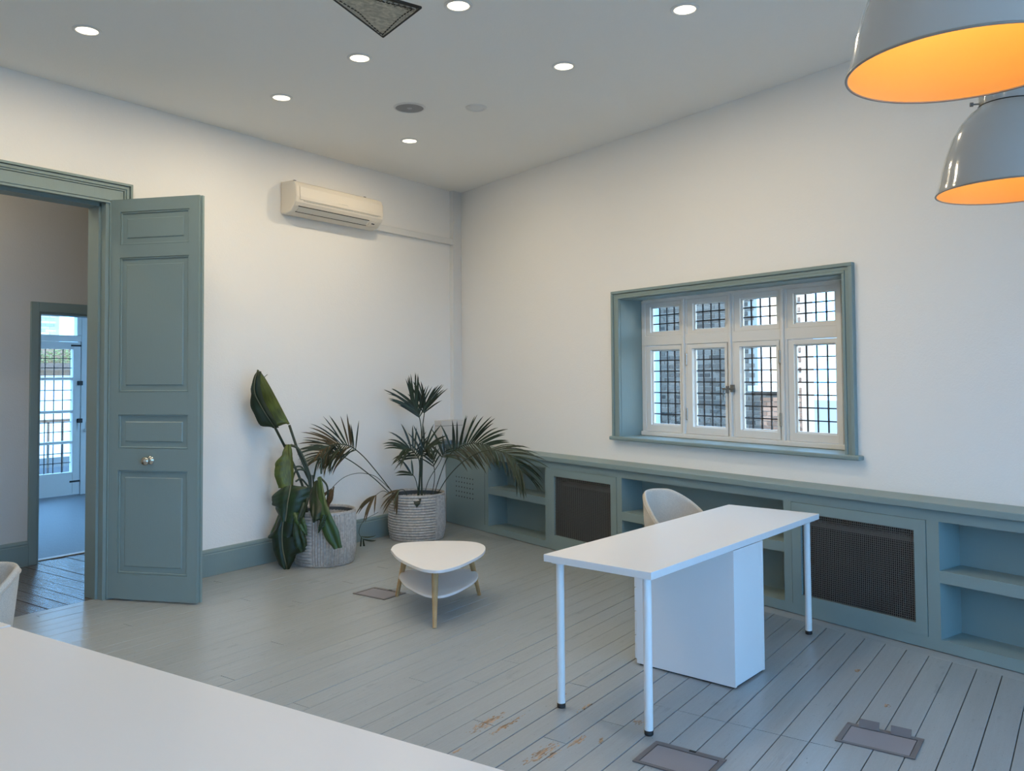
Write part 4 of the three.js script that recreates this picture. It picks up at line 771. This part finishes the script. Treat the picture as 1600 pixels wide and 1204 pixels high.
{ // bird-of-paradise plant
  const g = thing('potted_strelitzia', 'tall drooping broad-leaved plant in a ribbed grey pot by the door wall', 'potted plant', [1.152, 0, 2.117], YAW, 'potted plants');
  part(g, 'pot', potGeo(0.272, 0.452, -0.2), M.pot, 'grey ribbed planter');
  const so = new THREE.CircleGeometry(0.245, 40); so.rotateX(-Math.PI / 2); so.translate(0, 0.32, 0); part(g, 'soil', so, M.soil); part(g, 'liner', lathe([[0.242, 0.31], [0.245, 0.436]], 48), M.liner, 'dark inner liner');
  const stalks = [[[-0.107, 0.392, 0.0], [-0.119, 0.564, 0.0], [-0.122, 0.749, 0.01]], [[-0.108, 0.484, 0.02], [-0.134, 0.735, 0.03], [-0.224, 0.957, 0.03], [-0.31, 1.184, 0.0]], [[-0.162, 0.419, -0.04], [-0.207, 0.66, -0.04], [-0.312, 0.915, -0.01], [-0.374, 1.175, 0.21]],
    [[-0.12, 0.733, 0.02], [-0.177, 0.902, 0.04], [-0.23, 0.992, 0.05], [-0.283, 1.015, 0.06]], [[-0.13, 0.714, 0.0], [-0.171, 0.799, 0.06], [-0.225, 0.797, 0.09], [-0.261, 0.705, 0.1]], [[-0.136, 0.703, 0.0], [-0.194, 0.827, 0.06], [-0.255, 0.824, 0.08]], [[-0.092, 0.716, 0.02], [-0.052, 0.864, 0.05], [-0.02, 0.904, 0.07], [-0.009, 0.768, 0.09]],
    [[-0.041, 0.73, 0.0], [0.025, 0.655, 0.02], [0.021, 0.469, 0.0]], [[-0.139, 0.649, 0.01], [-0.196, 0.721, 0.05], [-0.233, 0.703, 0.08]], [[-0.067, 0.43, 0.03], [-0.082, 0.597, 0.04], [-0.093, 0.752, 0.04]]];
  stalks.forEach((s, i) => part(g, 'stalk', tube(s, i < 4 ? 0.0115 : 0.008, 24), M.stalk));
  // high folded leaf
  const lf = (rows, mat, curl, rib = true) => { const l = part(g, 'leaf', blade(rows, curl), mat); if (rib) part(l, 'midrib', tube(rows.map((r) => [r[0], r[1], r[2] + 0.006]), 0.005, 24, 6), M.rib); return l; };
  lf([[-0.278, 1.2, 0.1, [-0.011, -0.005, 0.01], [-0.011, -0.005, -0.01]], [-0.317, 1.296, 0.14, [-0.131, -0.109, 0.05], [-0.12, -0.12, -0.05]], [-0.361, 1.414, 0.2, [-0.119, -0.119, 0.06], [-0.162, -0.097, -0.06]], [-0.407, 1.546, 0.29, [-0.059, -0.085, 0.06], [-0.106, -0.085, -0.05]], [-0.448, 1.637, 0.35, [-0.016, -0.032, 0.03], [-0.053, -0.074, -0.03]], [-0.474, 1.669, 0.37, [-0.005, -0.005, 0.0], [-0.011, -0.021, -0.01]]], M.leafOlive, 0.02, false);
  lf([[-0.371, 1.175, 0.22, [-0.016, -0.005, 0.0], [0.032, -0.0, 0.0]], [-0.403, 1.249, 0.28, [-0.075, -0.043, 0.03], [0.043, -0.011, -0.02]], [-0.456, 1.365, 0.34, [-0.074, -0.016, 0.03], [0.032, 0.021, -0.02]], [-0.491, 1.484, 0.4, [-0.026, -0.0, 0.02], [0.042, 0.042, -0.02]], [-0.486, 1.6, 0.4, [-0.016, -0.0, 0.0], [0.042, 0.042, -0.02]], [-0.472, 1.664, 0.36, [-0.005, -0.0, 0.0], [0.005, -0.0, 0.0]]], M.leafDeep, 0.02);
  part(g, 'dry_tip', tube([[-0.547, 1.508, 0.22], [-0.515, 1.562, 0.18], [-0.486, 1.605, 0.15], [-0.459, 1.627, 0.15]], 0.003, 16, 6), M.rib);
  // hanging olive leaf and the broad dark ones below it
  lf([[-0.278, 1.028, 0.14, [-0.027, -0.0, 0.0], [0.022, -0.0, 0.0]], [-0.273, 0.955, 0.18, [-0.043, -0.0, 0.02], [0.032, -0.0, -0.02]], [-0.256, 0.88, 0.2, [-0.113, -0.011, 0.03], [0.022, -0.0, -0.04]], [-0.245, 0.785, 0.22, [-0.124, -0.0, 0.03], [0.022, -0.0, -0.04]], [-0.229, 0.68, 0.24, [-0.102, -0.011, 0.02], [0.011, -0.0, -0.03]]], M.leafOlive, 0.015, false);
  lf([[-0.227, 0.697, 0.25, [-0.086, -0.021, -0.02], [0.118, -0.016, -0.02]], [-0.229, 0.642, 0.28, [-0.16, -0.043, -0.03], [0.165, 0.032, -0.04]], [-0.24, 0.56, 0.3, [-0.149, -0.021, -0.05], [0.165, 0.021, -0.05]], [-0.25, 0.475, 0.3, [-0.106, 0.032, -0.04], [0.138, -0.043, -0.05]], [-0.261, 0.401, 0.3, [-0.043, -0.011, -0.03], [0.106, -0.043, -0.04]]], M.leafDark, 0.03);
  lf([[-0.261, 0.49, 0.26, [-0.053, -0.021, -0.02], [0.107, 0.021, -0.02]], [-0.28, 0.399, 0.29, [-0.085, -0.075, -0.03], [0.16, -0.011, -0.04]], [-0.287, 0.305, 0.3, [-0.133, -0.043, -0.04], [0.117, -0.085, -0.05]], [-0.287, 0.252, 0.3, [-0.096, -0.011, -0.04], [0.181, 0.032, -0.05]], [-0.282, 0.178, 0.3, [-0.09, -0.021, -0.04], [0.191, -0.021, -0.06]], [-0.268, 0.091, 0.29, [-0.064, -0.043, -0.03], [0.08, 0.011, -0.04]], [-0.252, 0.001, 0.27, [-0.027, -0.016, 0.0], [0.021, -0.011, 0.0]]], M.leafDeep, 0.03);
  lf([[-0.277, 0.541, 0.24, [-0.043, -0.032, -0.02], [0.054, -0.032, 0.0]], [-0.318, 0.446, 0.25, [-0.054, -0.075, -0.03], [0.096, -0.043, 0.0]], [-0.352, 0.352, 0.26, [-0.053, -0.053, -0.03], [0.118, -0.064, 0.0]], [-0.392, 0.264, 0.25, [-0.021, -0.016, -0.01], [0.075, -0.021, 0.0]]], M.leafMid, 0.02);
  lf([[-0.175, 0.474, 0.3, [-0.032, -0.0, 0.0], [0.043, -0.0, 0.0]], [-0.136, 0.416, 0.33, [-0.042, -0.011, 0.0], [0.042, 0.011, 0.0]], [-0.101, 0.354, 0.34, [-0.032, -0.016, 0.0], [0.026, 0.016, 0.0]], [-0.069, 0.29, 0.34, [-0.005, -0.005, 0.0], [0.005, -0.0, 0.0]]], M.leafMid, 0.01, false);
  lf([[-0.165, 0.411, 0.3, [-0.032, -0.0, 0.0], [0.032, -0.0, 0.0]], [-0.146, 0.32, 0.33, [-0.048, -0.021, 0.0], [0.042, 0.021, 0.0]], [-0.122, 0.238, 0.34, [-0.053, -0.032, 0.0], [0.048, 0.016, 0.0]], [-0.108, 0.162, 0.33, [-0.026, -0.021, 0.0], [0.037, 0.042, 0.0]]], M.leafDark, 0.02, false);
  lf([[-0.115, 0.647, 0.2, [-0.027, -0.0, 0.0], [0.027, -0.0, 0.0]], [-0.103, 0.549, 0.27, [-0.043, -0.021, 0.0], [0.027, 0.011, 0.0]], [-0.122, 0.451, 0.32, [-0.037, -0.021, 0.0], [0.021, -0.011, 0.0]], [-0.135, 0.373, 0.33, [-0.005, -0.005, 0.0], [0.005, -0.005, 0.0]]], M.leafDeep, 0.02, false);
  // right-hand leaves over the pot
  lf([[-0.028, 0.745, 0.08, [-0.016, -0.011, 0.0], [0.016, -0.0, 0.0]], [0.004, 0.658, 0.17, [-0.043, -0.011, -0.03], [0.022, 0.011, 0.0]], [0.043, 0.548, 0.27, [-0.053, -0.032, -0.03], [0.032, 0.011, 0.0]], [0.078, 0.446, 0.33, [-0.048, -0.042, -0.01], [0.042, 0.032, 0.0]], [0.138, 0.31, 0.34, [-0.058, -0.042, 0.0], [0.053, 0.021, 0.0]], [0.191, 0.182, 0.335, [-0.042, -0.011, 0.0], [0.032, 0.005, 0.0]]], M.leafMid, 0.012, false);
  lf([[-0.06, 0.71, 0.06, [-0.022, -0.022, 0.0], [0.028, -0.0, 0.0]], [-0.051, 0.615, 0.17, [-0.049, -0.032, -0.02], [0.049, -0.0, 0.0]], [-0.025, 0.524, 0.28, [-0.037, -0.032, 0.0], [0.075, -0.0, 0.0]], [-0.018, 0.436, 0.33, [-0.011, -0.021, 0.0], [0.053, -0.011, 0.0]], [-0.017, 0.394, 0.335, [-0.005, -0.005, 0.0], [0.011, -0.0, 0.0]]], M.leafDeep, 0.015, false);
  lf([[0.081, 0.459, 0.345, [-0.021, -0.0, 0.0], [0.016, -0.0, 0.0]], [0.056, 0.386, 0.35, [-0.026, -0.011, 0.0], [0.021, -0.011, 0.0]], [0.023, 0.311, 0.345, [-0.005, -0.005, 0.0], [0.005, -0.005, 0.0]]], M.leafDark, 0.005, false);
  lf([[0.054, 0.492, 0.15, [-0.011, -0.0, 0.0], [0.011, -0.0, 0.0]], [0.091, 0.571, 0.17, [-0.027, -0.0, 0.0], [0.016, -0.011, 0.0]], [0.12, 0.67, 0.18, [-0.005, -0.0, 0.0], [0.005, -0.0, 0.0]]], M.leafDry, 0.005, false);
}
{ // kentia palm
  const g = thing('potted_palm', 'feathery palm in a ribbed grey pot in the room corner', 'potted plant', [0.695, 0, 0.945], YAW, 'potted plants');
  part(g, 'pot', potGeo(0.288, 0.448, 0.85), M.pot, 'grey ribbed planter');
  const so = new THREE.CircleGeometry(0.25, 40); so.rotateX(-Math.PI / 2); so.translate(0, 0.31, 0); part(g, 'soil', so, M.soil); part(g, 'liner', lathe([[0.255, 0.30], [0.258, 0.432]], 48), M.liner, 'dark inner liner');
  const F = (pts, o) => frond(g, pts, o);
  F([[0.017, 0.343, 0.0], [0.038, 0.693, 0.0], [0.047, 1.09, 0.02], [0.017, 1.237, 0.03], [-0.051, 1.366, 0.05]], { from: 0.66, n: 13, len: 0.31, spread: 0.7, droop: 0.45, w: 0.0092, up: [0, 0.2, 1] });
  F([[0.043, 0.343, 0.0], [0.057, 0.757, 0.0], [0.056, 1.074, -0.02], [0.075, 1.234, -0.03], [0.088, 1.33, -0.03]], { from: 0.74, n: 8, len: 0.27, spread: 0.75, droop: 0.35, w: 0.0092, up: [0, 0.2, 1] });
  F([[0.0, 0.328, 0.02], [0.029, 0.602, 0.04], [0.025, 0.788, 0.06], [-0.044, 0.883, 0.12], [-0.115, 0.89, 0.2]], { from: 0.5, n: 12, len: 0.25, spread: 1.15, droop: 0.9, w: 0.0098, up: [0, 0.5, 0.9] });
  F([[0.051, 0.327, 0.02], [0.049, 0.603, 0.05], [0.053, 0.796, 0.08], [0.104, 0.896, 0.14], [0.174, 0.915, 0.22]], { from: 0.52, n: 12, len: 0.23, spread: 1.1, droop: 0.9, w: 0.0098, up: [0, 0.6, 0.8] });
  F([[0.164, 0.387, 0.0], [0.233, 0.602, 0.05], [0.327, 0.815, 0.1], [0.447, 0.911, 0.2], [0.595, 0.956, 0.3], [0.739, 0.931, 0.38]], { from: 0.46, n: 19, len: 0.32, spread: 1.15, droop: 0.6, w: 0.0095, up: [0.1, 0.25, 1] });
  F([[0.19, 0.399, 0.0], [0.321, 0.61, 0.12], [0.534, 0.817, 0.32], [0.754, 0.905, 0.5], [0.934, 0.861, 0.62], [1.045, 0.714, 0.68]], { from: 0.58, n: 20, len: 0.33, spread: 0.85, droop: 0.9, w: 0.0085, up: [0.3, 0.7, 0.6], lift: 0.02 });
  F([[-0.219, 0.415, 0.0], [-0.325, 0.627, 0.22], [-0.473, 0.865, 0.44], [-0.567, 0.962, 0.58], [-0.675, 0.986, 0.72], [-0.763, 0.952, 0.85]], { from: 0.48, n: 20, len: 0.29, spread: 1.0, droop: 0.6, w: 0.008, up: [-0.1, 0.35, 0.9], dry: 0.25 });
  F([[-0.254, 0.431, 0.02], [-0.39, 0.639, 0.32], [-0.567, 0.832, 0.58], [-0.675, 0.905, 0.72], [-0.748, 0.871, 0.84]], { from: 0.56, n: 17, len: 0.26, spread: 0.95, droop: 1.3, w: 0.008, up: [-0.2, 0.5, 0.8], dry: 0.35 });
  F([[-0.206, 0.415, 0.0], [-0.315, 0.535, 0.04], [-0.39, 0.657, 0.32], [-0.502, 0.695, 0.48], [-0.603, 0.673, 0.64], [-0.676, 0.605, 0.74], [-0.703, 0.564, 0.78]], { from: 0.88, n: 3, len: 0.24, spread: 0.5, droop: 0.9, w: 0.009, up: [0, 0.5, 0.8], dry: 1, r: 0.0028 });
  F([[-0.218, 0.417, 0.1], [-0.3, 0.479, 0.14], [-0.353, 0.468, 0.28], [-0.405, 0.416, 0.34]], { from: 0.7, n: 4, len: 0.24, spread: 0.5, droop: 1.2, w: 0.009, up: [0, 0.4, 0.9], dry: 1, r: 0.003 });
  F([[-0.06, 0.385, 0.15], [-0.099, 0.504, 0.24], [-0.142, 0.505, 0.29], [-0.165, 0.457, 0.3]], { from: 0.6, n: 5, len: 0.21, spread: 0.55, droop: 1.0, w: 0.009, up: [0, 0.3, 1], dry: 0.8, r: 0.004 });
  F([[-0.344, 0.293, 0.26], [-0.465, 0.229, 0.42], [-0.494, 0.135, 0.46], [-0.453, 0.049, 0.42]], { from: 0.8, n: 2, len: 0.14, spread: 0.7, droop: -0.9, w: 0.008, up: [0, 0.5, 0.8], r: 0.0025 });
  F([[0.131, 0.35, 0.05], [0.179, 0.543, 0.08], [0.187, 0.671, 0.1], [0.162, 0.797, 0.1]], { from: 0.75, n: 3, len: 0.16, spread: 0.8, droop: 0.8, w: 0.0092, up: [0, 0.5, 0.8], r: 0.004 });
  F([[0.066, 0.343, 0.04], [0.122, 0.562, 0.08], [0.238, 0.753, 0.1], [0.289, 0.86, 0.1]], { from: 0.8, n: 4, len: 0.24, spread: 1.3, droop: 0.9, w: 0.0092, up: [0, 0.6, 0.8], r: 0.004 });
  F([[0.028, 0.352, 0.1], [0.02, 0.519, 0.13], [-0.009, 0.622, 0.15], [-0.057, 0.669, 0.17]], { from: 0.7, n: 3, len: 0.17, spread: 0.8, droop: 0.6, w: 0.0092, up: [0, 0.6, 0.8], r: 0.004 });
  const t = part(g, 'stem', merge([tube([[0.011, 0.312, 0.0], [0.024, 0.502, 0.0], [0.038, 0.789, 0.0]], 0.008, 12), tube([[0.056, 0.311, 0.0], [0.05, 0.566, 0.0], [0.051, 0.788, 0.0]], 0.007, 12)]), M.stalk);
  part(g, 'leaf', blade([[...[-0.002, 0.432, 0.22], [-0.02, 0, 0], [0.02, 0, 0]], [...[0.028, 0.415, 0.27], [-0.045, 0, 0], [0.045, 0.01, 0]], [...[0.037, 0.381, 0.292], [-0.03, 0, 0], [0.03, 0, 0]], [...[0.031, 0.339, 0.295], [-0.002, 0, 0], [0.002, 0, 0]]]), M.palmDark);
}

scene.add(camera);
renderer.render(scene, camera);
